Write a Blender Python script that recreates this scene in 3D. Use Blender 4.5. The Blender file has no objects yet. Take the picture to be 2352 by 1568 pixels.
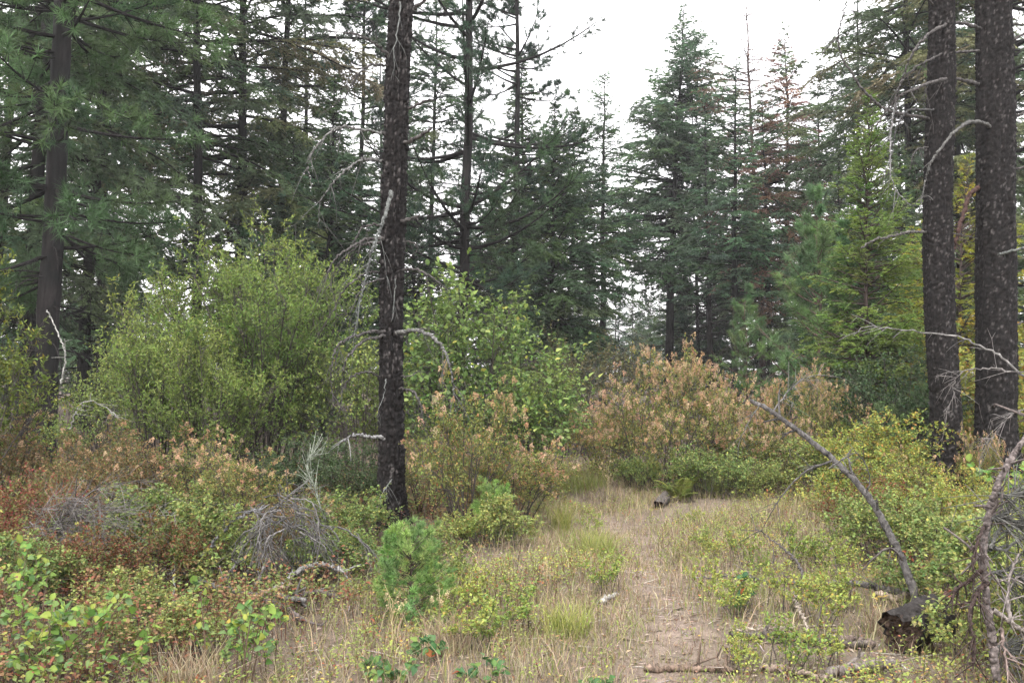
import bpy, math
import numpy as np
from mathutils import Vector, Matrix

RAD = math.radians
sc = bpy.context.scene
COL = sc.collection

# ------------------------------------------------------------------ camera
F = 2259.0                      # focal length in the 2352 px wide measuring frame
PITCH = math.atan(66.0 / F)
CAMZ = 1.6
cam = bpy.data.cameras.new("camera")
cam.sensor_width = 36.0
cam.lens = 36.0 * F / 2352.0
cam.clip_end = 3000.0
cam.clip_start = 0.05
camo = bpy.data.objects.new("camera", cam)
camo.location = (0, 0, CAMZ)
camo.rotation_euler = (RAD(90) + PITCH, 0, 0)
COL.objects.link(camo)
sc.camera = camo

# ------------------------------------------------------------------ sky: smoky white overcast
SUN_EL, SUN_AZ = 52.0, 200.0
w = bpy.data.worlds.new("World")
sc.world = w
w.use_nodes = True
nt = w.node_tree
nt.nodes.clear()
out = nt.nodes.new("ShaderNodeOutputWorld")
bg = nt.nodes.new("ShaderNodeBackground")
sky = nt.nodes.new("ShaderNodeTexSky")
sky.sky_type = 'NISHITA'
sky.sun_disc = False
sky.sun_elevation = RAD(SUN_EL)
sky.sun_rotation = RAD(SUN_AZ)
sky.dust_density = 6.0
sky.air_density = 1.0
mixn = nt.nodes.new("ShaderNodeMix")
mixn.data_type = 'RGBA'
mixn.inputs[0].default_value = 0.85
nt.links.new(sky.outputs[0], mixn.inputs[6])
mixn.inputs[7].default_value = (9.6, 9.35, 9.45, 1)      # even veil of smoke cloud
nt.links.new(mixn.outputs[2], bg.inputs[0])
bg.inputs[1].default_value = 0.15
nt.links.new(bg.outputs[0], out.inputs[0])

sun = bpy.data.lights.new("sun", 'SUN')
sun.energy = 1.5
sun.angle = RAD(30)
sun.color = (1.0, 0.96, 0.9)
suno = bpy.data.objects.new("sun", sun)
el, az = RAD(SUN_EL), RAD(SUN_AZ)
sd = Vector((math.sin(az) * math.cos(el), math.cos(az) * math.cos(el), math.sin(el)))
suno.rotation_euler = sd.to_track_quat('Z', 'Y').to_euler()
COL.objects.link(suno)

vs = sc.view_settings
vs.view_transform = 'Standard'
vs.look = 'None'
vs.exposure = 1.3
vs.gamma = 1.0
vs.use_curve_mapping = False
sc.render.engine = 'CYCLES'
cy = sc.cycles
cy.max_bounces = 5
cy.diffuse_bounces = 3
cy.glossy_bounces = 1
cy.transmission_bounces = 3
cy.transparent_max_bounces = 4
cy.volume_bounces = 0
cy.use_adaptive_sampling = True
cy.adaptive_threshold = 0.025
cy.adaptive_min_samples = 32
cy.use_denoising = True
cy.caustics_reflective = False
cy.caustics_refractive = False

# ------------------------------------------------------------------ helpers
def rs(seed):
    return np.random.default_rng(seed)

def ray(u, v):
    a, b = (u - 1176) / F, (784 - v) / F
    cp, sp = math.cos(PITCH), math.sin(PITCH)
    return np.array([a, cp - b * sp, sp + b * cp])

def P(u, v, Y):
    d = ray(u, v)
    return np.array([0, 0, CAMZ]) + d * (Y / d[1])

def hz(x, y):
    x = np.asarray(x, float); y = np.asarray(y, float)
    near = np.exp(-(y / 60.0) ** 2)
    h = 0.05 * np.sin(x * 1.3 + 0.4) * np.cos(y * 0.9) + 0.03 * np.sin(x * 2.9 + y * 1.7) + 0.02 * np.sin(y * 3.7 - x * 2.1)
    h = h * near
    h = h - 0.05 * np.exp(-((x - path_x(y)) / 0.45) ** 2) * (y < 16)
    h = h + 0.06 * np.clip((-x - 1.0) / 4.0, 0, 1) * np.clip((y - 6) / 6.0, 0, 1) * near
    h = h + 0.05 * np.clip((x - 3.6) / 3.0, 0, 1) * np.clip((y - 6) / 6.0, 0, 1) * near
    return h

def path_x(y):
    return np.interp(y, [0, 5.0, 7.5, 9.4, 11.6, 14.3, 18, 30], [0.55, 0.78, 1.1, 1.2, 1.0, 0.55, -0.3, -3])

def G(u, v):
    d = ray(u, v)
    p = np.array([0, 0, CAMZ]) + d * (CAMZ / -d[2])
    for _ in range(3):
        z = float(hz(p[0], p[1]))
        p = np.array([0, 0, CAMZ]) + d * ((CAMZ - z) / -d[2])
    return p

def GD(u, Y):
    x = (u - 1176) / F * Y
    return np.array([x, Y, float(hz(x, Y))])

def norm(a):
    return a / np.maximum(np.linalg.norm(a, axis=-1, keepdims=True), 1e-9)

def unit(rng, n):
    return norm(rng.normal(size=(n, 3)))

def pal(rng, n, cols, wts=None, jit=0.18):
    cols = np.array(cols, float)
    wts = None if wts is None else np.array(wts, float) / np.sum(wts)
    c = cols[rng.choice(len(cols), n, p=wts)]
    c = c * (1 + jit * rng.normal(size=(n, 1))) * (1 + 0.05 * rng.normal(size=(n, 3)))
    return np.clip(c, 0.004, 0.9)

class Geo:
    def __init__(s):
        s.v, s.t, s.q, s.c, s.n = [], [], [], [], 0
    def add(s, v, tri=None, quad=None, col=(0.2, 0.2, 0.2)):
        v = np.asarray(v, np.float32).reshape(-1, 3)
        if tri is not None and len(tri): s.t.append(np.asarray(tri, np.int32).reshape(-1, 3) + s.n)
        if quad is not None and len(quad): s.q.append(np.asarray(quad, np.int32).reshape(-1, 4) + s.n)
        c = np.broadcast_to(np.asarray(col, np.float32), (len(v), 3))
        s.v.append(v); s.c.append(c); s.n += len(v)
        return s
    def mesh(s, name, mat, smooth=False):
        me = bpy.data.meshes.new(name)
        v = np.concatenate(s.v)
        t = np.concatenate(s.t) if s.t else np.zeros((0, 3), np.int32)
        q = np.concatenate(s.q) if s.q else np.zeros((0, 4), np.int32)
        me.vertices.add(len(v)); me.vertices.foreach_set("co", v.ravel())
        idx = np.concatenate([t.ravel(), q.ravel()])
        me.loops.add(len(idx)); me.loops.foreach_set("vertex_index", idx)
        npoly = len(t) + len(q)
        me.polygons.add(npoly)
        st = np.concatenate([np.arange(len(t)) * 3, len(t) * 3 + np.arange(len(q)) * 4]).astype(np.int32)
        me.polygons.foreach_set("loop_start", st)
        if smooth:
            me.polygons.foreach_set("use_smooth", np.ones(npoly, bool))
        me.update(calc_edges=True)
        a = me.attributes.new("Col", 'FLOAT_COLOR', 'POINT')
        c4 = np.ones((len(v), 4), np.float32); c4[:, :3] = np.concatenate(s.c)
        a.data.foreach_set("color", c4.ravel())
        me.materials.append(mat)
        return me

def link(name, data, parent=None, loc=None, kind=None):
    o = bpy.data.objects.new(name, data)
    COL.objects.link(o)
    if parent is not None: o.parent = parent
    if loc is not None: o.location = loc
    if kind: o["kind"] = kind
    return o

def tag(o, label, cat, group=None):
    o["label"] = label; o["category"] = cat
    if group: o["group"] = group
    return o

def thing(name, loc, label, cat, group=None, rz=0.0):
    o = link(name, None, None, loc)
    o.empty_display_size = 0.1
    o.rotation_euler = (0, 0, rz)
    return tag(o, label, cat, group)

def bez(p0, p1, p2, n):
    t = np.linspace(0, 1, n)[None, :, None]
    return p0[:, None] * (1 - t) ** 2 + 2 * p1[:, None] * t * (1 - t) + p2[:, None] * t ** 2

def bez_at(p0, p1, p2, t):
    t = t[:, None]
    pos = p0 * (1 - t) ** 2 + 2 * p1 * t * (1 - t) + p2 * t ** 2
    tan = 2 * (1 - t) * (p1 - p0) + 2 * t * (p2 - p1)
    return pos, norm(tan)

def tubes(g, paths, rad, k=4, col=(0.1, 0.08, 0.07), cap=True, rj=None, cj=0.0):
    """paths (N,P,3), rad (N,P)"""
    paths = np.asarray(paths, float); N, Pn, _ = paths.shape
    rad = np.broadcast_to(np.asarray(rad, float), (N, Pn))
    tan = norm(np.gradient(paths, axis=1))
    d = norm(paths[:, -1] - paths[:, 0])
    ref = np.where(np.abs(d[:, 2:3]) > 0.8, np.array([[1.0, 0.13, 0]]), np.array([[0.1, 0.05, 1.0]]))
    n1 = norm(np.cross(tan, np.repeat(ref[:, None], Pn, 1)))
    n2 = np.cross(tan, n1)
    a = np.arange(k) / k * 2 * np.pi
    ring = n1[:, :, None] * np.cos(a)[None, None, :, None] + n2[:, :, None] * np.sin(a)[None, None, :, None]
    rr_ = np.repeat(rad[:, :, None], k, 2)
    if rj is not None: rr_ = rr_ * (1 + rj[1] * rj[0].normal(size=rr_.shape))
    v = paths[:, :, None] + ring * rr_[..., None]
    base = (np.arange(N) * Pn * k)[:, None, None]
    i = np.arange(Pn - 1)[None, :, None] * k
    j = np.arange(k)[None, None, :]; j2 = (j + 1) % k
    q = np.stack([base + i + j, base + i + j2, base + i + k + j2, base + i + k + j], -1).reshape(-1, 4)
    c = np.asarray(col, float)
    if c.ndim == 2: c = np.repeat(c, Pn * k, 0)
    if rj is not None and cj: c = np.clip(c * (1 + .7 * cj * rj[0].normal(size=(N * Pn * k, 1)) + 1.0 * cj * np.repeat(rj[0].normal(size=(N * Pn, 1)) * (rj[0].random((N * Pn, 1)) < .35), k, 0)), .008, .8)
    tri = None
    if cap:
        b0 = np.arange(N)[:, None] * Pn * k + (Pn - 1) * k
        tri = np.concatenate([np.stack([b0[:, 0] * 1, b0[:, 0] + m, b0[:, 0] + m + 1], -1) for m in range(1, k - 1)])
    g.add(v, quad=q, tri=tri, col=c)

def leaves(g, pos, d, up, L, W, col, fold=0.18, big=False):
    """one folded, pointed leaf per row"""
    n = len(pos)
    d = norm(d); s = norm(np.cross(d, up)); nn = np.cross(s, d)
    L = np.broadcast_to(L, (n,))[:, None]; W = np.broadcast_to(W, (n,))[:, None]
    if not big:
        v = np.stack([pos, pos + d * L * 0.45 - s * W * 0.5 + nn * W * fold, pos + d * L - nn * L * 0.08, pos + d * L * 0.45 + s * W * 0.5 + nn * W * fold], 1)
        b = np.arange(n)[:, None] * 4
        tri = np.concatenate([b + np.array([[0, 2, 1]]), b + np.array([[0, 3, 2]])])
        g.add(v, tri=tri, col=np.repeat(col, 4, 0))
    else:
        mid = pos + d * L * 0.5
        v = np.stack([pos,
                      pos + d * L * 0.22 - s * W * 0.42 + nn * W * fold, pos + d * L * 0.6 - s * W * 0.45 + nn * W * fold,
                      pos + d * L - nn * L * 0.12,
                      pos + d * L * 0.6 + s * W * 0.45 + nn * W * fold, pos + d * L * 0.22 + s * W * 0.42 + nn * W * fold, mid], 1)
        b = np.arange(n)[:, None] * 7
        tri = np.concatenate([b + np.array([[x]]) for x in ([0, 6, 1], [1, 6, 2], [2, 6, 3], [3, 6, 4], [4, 6, 5], [5, 6, 0])], 0).reshape(-1, 3) if False else \
            np.concatenate([b + np.array([list(x)]) for x in ((0, 6, 1), (1, 6, 2), (2, 6, 3), (3, 6, 4), (4, 6, 5), (5, 6, 0))])
        g.add(v, tri=tri, col=np.repeat(col, 7, 0))

def slivers(g, pos, d, L, W, col, rng):
    n = len(pos); d = norm(d)
    s = norm(np.cross(d, unit(rng, n)))
    L = np.broadcast_to(L, (n,))[:, None]; W = np.broadcast_to(W, (n,))[:, None]
    v = np.stack([pos - s * W * 0.5, pos + s * W * 0.5, pos + d * L], 1)
    g.add(v, tri=np.arange(n * 3).reshape(-1, 3), col=np.repeat(col, 3, 0))

def catmull(pts, m=6):
    p = np.asarray(pts, float)
    p = np.vstack([2 * p[0] - p[1], p, 2 * p[-1] - p[-2]])
    o = []
    for i in range(1, len(p) - 2):
        for t in np.arange(m) / m:
            a, b, c, d = p[i - 1], p[i], p[i + 1], p[i + 2]
            o.append(0.5 * ((2 * b) + (c - a) * t + (2 * a - 5 * b + 4 * c - d) * t * t + (-a + 3 * b - 3 * c + d) * t ** 3))
    o.append(p[-2])
    return np.array(o)

# ------------------------------------------------------------------ materials
def newmat(name):
    m = bpy.data.materials.new(name); m.use_nodes = True
    n = m.node_tree.nodes; l = m.node_tree.links
    n.clear()
    o = n.new("ShaderNodeOutputMaterial")
    return m, n, l, o

def leafmat(name, trans=0.3, rough=0.55, spec=0.25, vary=0.16, hue=0.02, sat=1.0):
    m, n, l, o = newmat(name)
    at = n.new("ShaderNodeAttribute"); at.attribute_name = "Col"
    oi = n.new("ShaderNodeObjectInfo")
    mr = n.new("ShaderNodeMapRange"); mr.inputs[3].default_value = 1 - vary; mr.inputs[4].default_value = 1 + vary
    l.new(oi.outputs["Random"], mr.inputs[0])
    mh = n.new("ShaderNodeMapRange"); mh.inputs[3].default_value = 0.5 + hue; mh.inputs[4].default_value = 0.5 - hue
    l.new(oi.outputs["Random"], mh.inputs[0])
    hs = n.new("ShaderNodeHueSaturation"); hs.inputs["Saturation"].default_value = sat
    l.new(at.outputs["Color"], hs.inputs["Color"]); l.new(mr.outputs[0], hs.inputs["Value"]); l.new(mh.outputs[0], hs.inputs["Hue"])
    pb = n.new("ShaderNodeBsdfPrincipled")
    pb.inputs["Roughness"].default_value = rough
    pb.inputs["Specular IOR Level"].default_value = spec
    l.new(hs.outputs[0], pb.inputs["Base Color"])
    tr = n.new("ShaderNodeBsdfTranslucent")
    l.new(hs.outputs[0], tr.inputs["Color"])
    mx = n.new("ShaderNodeMixShader"); mx.inputs[0].default_value = trans
    l.new(pb.outputs[0], mx.inputs[1]); l.new(tr.outputs[0], mx.inputs[2])
    l.new(mx.outputs[0], o.inputs[0])
    return m

def woodmat(name, scale=18.0, stretch=0.25, dark=0.55, light=1.5, bump=0.5, speck=0.0, speck_col=(0.4, 0.4, 0.39), use_obj=True):
    m, n, l, o = newmat(name)
    at = n.new("ShaderNodeAttribute"); at.attribute_name = "Col"
    tc = n.new("ShaderNodeTexCoord")
    mp = n.new("ShaderNodeMapping"); mp.inputs["Scale"].default_value = (1, 1, stretch)
    l.new(tc.outputs["Object"], mp.inputs[0])
    nz = n.new("ShaderNodeTexNoise"); nz.inputs["Scale"].default_value = scale; nz.inputs["Detail"].default_value = 6; nz.inputs["Roughness"].default_value = 0.7
    l.new(mp.outputs[0], nz.inputs[0])
    mr = n.new("ShaderNodeMapRange"); mr.inputs[1].default_value = 0.3; mr.inputs[2].default_value = 0.7
    mr.inputs[3].default_value = dark; mr.inputs[4].default_value = light
    l.new(nz.outputs[0], mr.inputs[0])
    mu = n.new("ShaderNodeVectorMath"); mu.operation = 'SCALE'
    l.new(at.outputs["Color"], mu.inputs[0]); l.new(mr.outputs[0], mu.inputs["Scale"])
    colout = mu.outputs[0]
    if speck > 0:
        n2 = n.new("ShaderNodeTexNoise"); n2.inputs["Scale"].default_value = scale * 1.7; n2.inputs["Detail"].default_value = 3
        l.new(tc.outputs["Object"], n2.inputs[0])
        m2 = n.new("ShaderNodeMapRange"); m2.inputs[1].default_value = 0.60; m2.inputs[2].default_value = 0.68; m2.inputs[4].default_value = speck
        l.new(n2.outputs[0], m2.inputs[0])
        mx = n.new("ShaderNodeMix"); mx.data_type = 'RGBA'
        l.new(m2.outputs[0], mx.inputs[0]); l.new(colout, mx.inputs[6]); mx.inputs[7].default_value = (*speck_col, 1)
        colout = mx.outputs[2]
    pb = n.new("ShaderNodeBsdfPrincipled"); pb.inputs["Roughness"].default_value = 0.85; pb.inputs["Specular IOR Level"].default_value = 0.2
    l.new(colout, pb.inputs["Base Color"])
    bp = n.new("ShaderNodeBump"); bp.inputs["Strength"].default_value = bump; bp.inputs["Distance"].default_value = 0.01
    l.new(nz.outputs[0], bp.inputs["Height"]); l.new(bp.outputs[0], pb.inputs["Normal"])
    l.new(pb.outputs[0], o.inputs[0])
    return m

M_LEAF = leafmat("broad_leaf", 0.34, 0.55, 0.2, sat=1.08)
M_NEEDLE = leafmat("needle", 0.28, 0.55, 0.2, 0.14, 0.012, 1.1)
M_DRY = leafmat("dry_plant", 0.2, 0.8, 0.1, 0.1, 0.01)
M_TWIG = woodmat("twig_bark", 30, 0.3, 0.7, 1.35, 0.2)
M_BARK = woodmat("conifer_bark", 22, 0.16, 0.25, 2.0, 1.0, 0.15, (0.05, 0.047, 0.046))
M_PLATE = woodmat("plated_bark", 55, 0.4, 0.45, 1.6, 0.7, 0.22, (0.075, 0.07, 0.069))
M_DEAD = woodmat("weathered_dead_wood", 60, 0.5, 0.3, 1.6, 1.0, 0.13, (0.20, 0.22, 0.19))
M_ROT = woodmat("rotten_log_wood", 34, 0.5, 0.2, 2.2, 1.0)

def groundmat():
    m, n, l, o = newmat("forest_floor")
    at = n.new("ShaderNodeAttribute"); at.attribute_name = "Col"
    tc = n.new("ShaderNodeTexCoord")
    nz = n.new("ShaderNodeTexNoise"); nz.inputs["Scale"].default_value = 9; nz.inputs["Detail"].default_value = 9; nz.inputs["Roughness"].default_value = 0.75
    l.new(tc.outputs["Object"], nz.inputs[0])
    n2 = n.new("ShaderNodeTexNoise"); n2.inputs["Scale"].default_value = 70; n2.inputs["Detail"].default_value = 5; n2.inputs["Roughness"].default_value = 0.8
    l.new(tc.outputs["Object"], n2.inputs[0])
    ad = n.new("ShaderNodeMath"); ad.operation = 'ADD'
    l.new(nz.outputs[0], ad.inputs[0]); l.new(n2.outputs[0], ad.inputs[1])
    mr = n.new("ShaderNodeMapRange"); mr.inputs[1].default_value = 0.75; mr.inputs[2].default_value = 1.3; mr.inputs[3].default_value = 0.45; mr.inputs[4].default_value = 1.6
    l.new(ad.outputs[0], mr.inputs[0])
    mu = n.new("ShaderNodeVectorMath"); mu.operation = 'SCALE'
    l.new(at.outputs["Color"], mu.inputs[0]); l.new(mr.outputs[0], mu.inputs["Scale"])
    pb = n.new("ShaderNodeBsdfPrincipled"); pb.inputs["Roughness"].default_value = 0.95; pb.inputs["Specular IOR Level"].default_value = 0.1
    l.new(mu.outputs[0], pb.inputs["Base Color"])
    bp = n.new("ShaderNodeBump"); bp.inputs["Strength"].default_value = 0.7; bp.inputs["Distance"].default_value = 0.02
    l.new(n2.outputs[0], bp.inputs["Height"]); l.new(bp.outputs[0], pb.inputs["Normal"])
    l.new(pb.outputs[0], o.inputs[0])
    return m
M_GROUND = groundmat()

# ------------------------------------------------------------------ ground
def clear_mask(x, y):
    """1 in the dry grassy clearing, 0 in the thickets"""
    left = np.interp(y, [0, 5, 6.2, 8, 9.5, 11, 13, 15, 17], [-2.4, -1.7, -1.35, -0.75, -0.1, 0.35, 0.55, 0.2, -0.4])
    right = np.interp(y, [0, 5, 7, 9, 11, 12.5, 13.6, 15, 17], [3.0, 2.8, 3.0, 3.2, 3.5, 3.2, 1.2, 0.9, 0.3])
    a = 1 / (1 + np.exp(-(x - left) / 0.18)); b = 1 / (1 + np.exp((x - right) / 0.25))
    return a * b / (1 + np.exp((y - 17.5) / 0.5))

def path_mask(x, y):
    return np.exp(-((x - path_x(y) - .08 * np.sin(y * 2.3)) / 0.21) ** 2) * (.55 + .45 * np.sin(x * 5 + y * 3.1) ** 2) / (1 + np.exp((y - 13.5) / 0.6))

def ground():
    xs = np.sinh(np.linspace(-6.2, 6.2, 190)) * 2.2
    yn = np.linspace(-3, 20, 170)
    yf = 20 + np.geomspace(0.2, 780, 34)
    yb = -3 - np.geomspace(0.5, 300, 14)[::-1]
    ys = np.concatenate([yb, yn, yf])
    X, Y = np.meshgrid(xs, ys)
    Z = hz(X, Y)
    rng = rs(1)
    v = np.stack([X, Y, Z], -1).reshape(-1, 3)
    nx, ny = len(xs), len(ys)
    i = (np.arange(ny - 1)[:, None] * nx + np.arange(nx - 1)[None]).ravel()
    q = np.stack([i, i + 1, i + nx + 1, i + nx], -1)
    cm = clear_mask(v[:, 0], v[:, 1])[:, None]; pm = path_mask(v[:, 0], v[:, 1])[:, None]
    duff = np.array([[0.085, 0.066, 0.052]]); dry = np.array([[0.17, 0.138, 0.108]]); pth = np.array([[0.235, 0.185, 0.155]])
    c = duff * (1 - cm) + dry * cm
    c = c * (1 - pm * 0.85) + pth * pm * 0.85
    g = Geo(); g.add(v, quad=q, col=c)
    return link("ground", g.mesh("ground", M_GROUND, True), kind="structure")
ground()

# ------------------------------------------------------------------ conifers
def trunk_geo(rng, H, r, k=12, n=70, wig=0.05, col=(0.009, 0.0078, 0.0078), flare=0.3, top=0.03):
    z = np.linspace(-0.15, H, n)
    t = np.clip(z / H, 0, 1)
    zc = np.linspace(z[0], z[-1], 16)
    x = np.interp(z, zc, wig * np.cumsum(rng.normal(size=16)) * 0.6); y = np.interp(z, zc, wig * np.cumsum(rng.normal(size=16)) * 0.6)
    x -= x[1]; y -= y[1]
    rr = r * ((1 - t) ** 0.85 * (1 - top) + top) * (1 + flare * np.exp(-np.clip(z, 0, None) / (0.25 + r)))
    g = Geo(); tubes(g, np.stack([x, y, z], -1)[None], rr[None], k, col, rj=(rng, .05), cj=.45)
    fx = lambda zz: np.stack([np.interp(zz, z, x), np.interp(zz, z, y), zz], -1)
    fr = lambda zz: np.interp(zz, z, rr)
    return g, fx, fr

def conifer(seed, H, cb, nb, Lmax, r, cols, wts=None, prof=None, e_top=35, e_bot=-8, sag=0.25, tip=0.0, tw_sp=0.075, tw_f=0.36, tw_max=0.62,
            nd_sp=0.03, nd=(0.085, 0.026), bare=0, bare_L=1.0, wood=(0.009, 0.0078, 0.0078), twd=0.25, patch=None, wig=0.05):
    """flat-sprayed conifer (fir, larch): returns trunk, limbs, needles"""
    rng = rs(seed)
    tg, fx, fr = trunk_geo(rng, H, r, col=wood, wig=wig)
    prof = prof or (lambda t: np.minimum(1, 2.0 * (1 - t)) * np.clip(0.6 + 2.0 * t, 0, 1))
    t = np.sort(rng.random(nb) ** 0.9)
    z = cb + (H - cb) * t * 0.995
    az = rng.random(nb) * 2 * np.pi
    lob = 1 + 0.22 * np.sin(az + 5 * t + 1.3 * seed) + 0.16 * np.sin(2 * az - 9 * t + seed)      # uneven crown outline
    L = np.maximum(Lmax * prof(t) * lob * rng.uniform(0.5, 1.15, nb), 0.12)
    e = RAD(1) * (e_bot + (e_top - e_bot) * t ** 2.2 + rng.normal(size=nb) * 11)
    d = np.stack([np.cos(az) * np.cos(e), np.sin(az) * np.cos(e), np.sin(e)], -1)
    p0 = fx(z); p2 = p0 + d * L[:, None]; p2[:, 2] -= sag * L * (1 - 0.7 * t) - tip * L
    p1 = p0 + d * L[:, None] * 0.55; p1[:, 2] += 0.02 * L
    lg = Geo()
    rad0 = 0.008 + 0.011 * L
    tubes(lg, bez(p0, p1, p2, 5), rad0[:, None] * np.array([1, 0.8, 0.55, 0.35, 0.12])[None], 4, wood)
    # side twigs
    nt_ = np.maximum((L / tw_sp).astype(int), 3)
    bi = np.repeat(np.arange(nb), nt_); m = len(bi)
    tt = 0.12 + 0.88 * rng.random(m) ** 0.85
    pos, tan = bez_at(p0[bi], p1[bi], p2[bi], tt)
    side = norm(np.cross(tan, np.array([0, 0, 1.0]))) * np.where(rng.random(m) < 0.5, 1, -1)[:, None]
    td = norm(tan * 0.65 + side * rng.uniform(0.4, 1.0, m)[:, None] + rng.normal(size=(m, 3)) * 0.16 + np.array([0, 0, -twd]) * rng.random(m)[:, None])
    tl = np.clip(L[bi] * tw_f * (1.15 - 0.75 * tt) * rng.uniform(0.6, 1.2, m), 0.08, tw_max)
    q2 = pos + td * tl[:, None]; q2[:, 2] -= 0.12 * tl
    q1 = pos + td * tl[:, None] * 0.5 + np.array([0, 0, 0.04]) * tl[:, None]
    # needles
    ng = Geo()
    nn_ = np.maximum((tl / nd_sp).astype(int), 2)
    ti = np.repeat(np.arange(m), nn_); k = len(ti)
    ts = rng.random(k)
    np_, ntan = bez_at(pos[ti], q1[ti], q2[ti], ts)
    ns = norm(np.cross(ntan, np.array([0, 0, 1.0]))) * np.where(rng.random(k) < 0.5, 1, -1)[:, None]
    ndr = ntan * 0.75 + ns * rng.uniform(0.3, 1, k)[:, None] + rng.normal(size=(k, 3)) * 0.28
    bc = pal(rng, nb, cols, wts, 0.12)
    if patch is not None:
        mask, pc = patch(rng, t, az, nb)
        bc[mask] = pal(rng, int(mask.sum()), pc, None, 0.15)
    tcx = bc[bi] * (1 + 0.13 * rng.normal(size=(m, 1)))
    nc = np.clip(tcx[ti] * (1 + 0.16 * rng.normal(size=(k, 1))), 0.004, 0.8)
    slivers(ng, np_, ndr, nd[0] * rng.uniform(0.6, 1.25, k), nd[1] * rng.uniform(0.6, 1.2, k), nc, rng)
    # bare lower dead branches
    if bare:
        zb = rng.uniform(0.8, cb + 1.5, bare); ab = rng.random(bare) * 2 * np.pi; eb = RAD(1) * rng.normal(0, 12, bare)
        Lb = bare_L * rng.uniform(0.4, 1.2, bare)
        db = np.stack([np.cos(ab) * np.cos(eb), np.sin(ab) * np.cos(eb), np.sin(eb)], -1)
        a0 = fx(zb); a2 = a0 + db * Lb[:, None]; a2[:, 2] -= 0.35 * Lb; a1 = a0 + db * Lb[:, None] * 0.55; a1[:, 2] += 0.08 * Lb
        tubes(lg, bez(a0, a1, a2, 6), (0.014 * np.ones((bare, 1)) + 0.004 * Lb[:, None]) * np.linspace(1, 0.2, 6)[None], 4, np.array(wood) * 1.3)
        nt2 = (Lb / 0.09).astype(int) + 2
        b2 = np.repeat(np.arange(bare), nt2); mm = len(b2)
        ps, tn = bez_at(a0[b2], a1[b2], a2[b2], 0.2 + 0.8 * rng.random(mm))
        dd = norm(tn + rng.normal(size=(mm, 3)) * 0.6 + np.array([0, 0, -0.35])); ll = Lb[b2] * rng.uniform(0.15, 0.45, mm)
        e2 = ps + dd * ll[:, None]; e2[:, 2] -= 0.25 * ll
        tubes(lg, bez(ps, ps + dd * ll[:, None] * 0.5, e2, 4), 0.0045 * np.linspace(1, 0.5, 4)[None] * np.ones((mm, 1)), 3, np.array(wood) * 1.3)
    return tg, lg, ng

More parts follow.
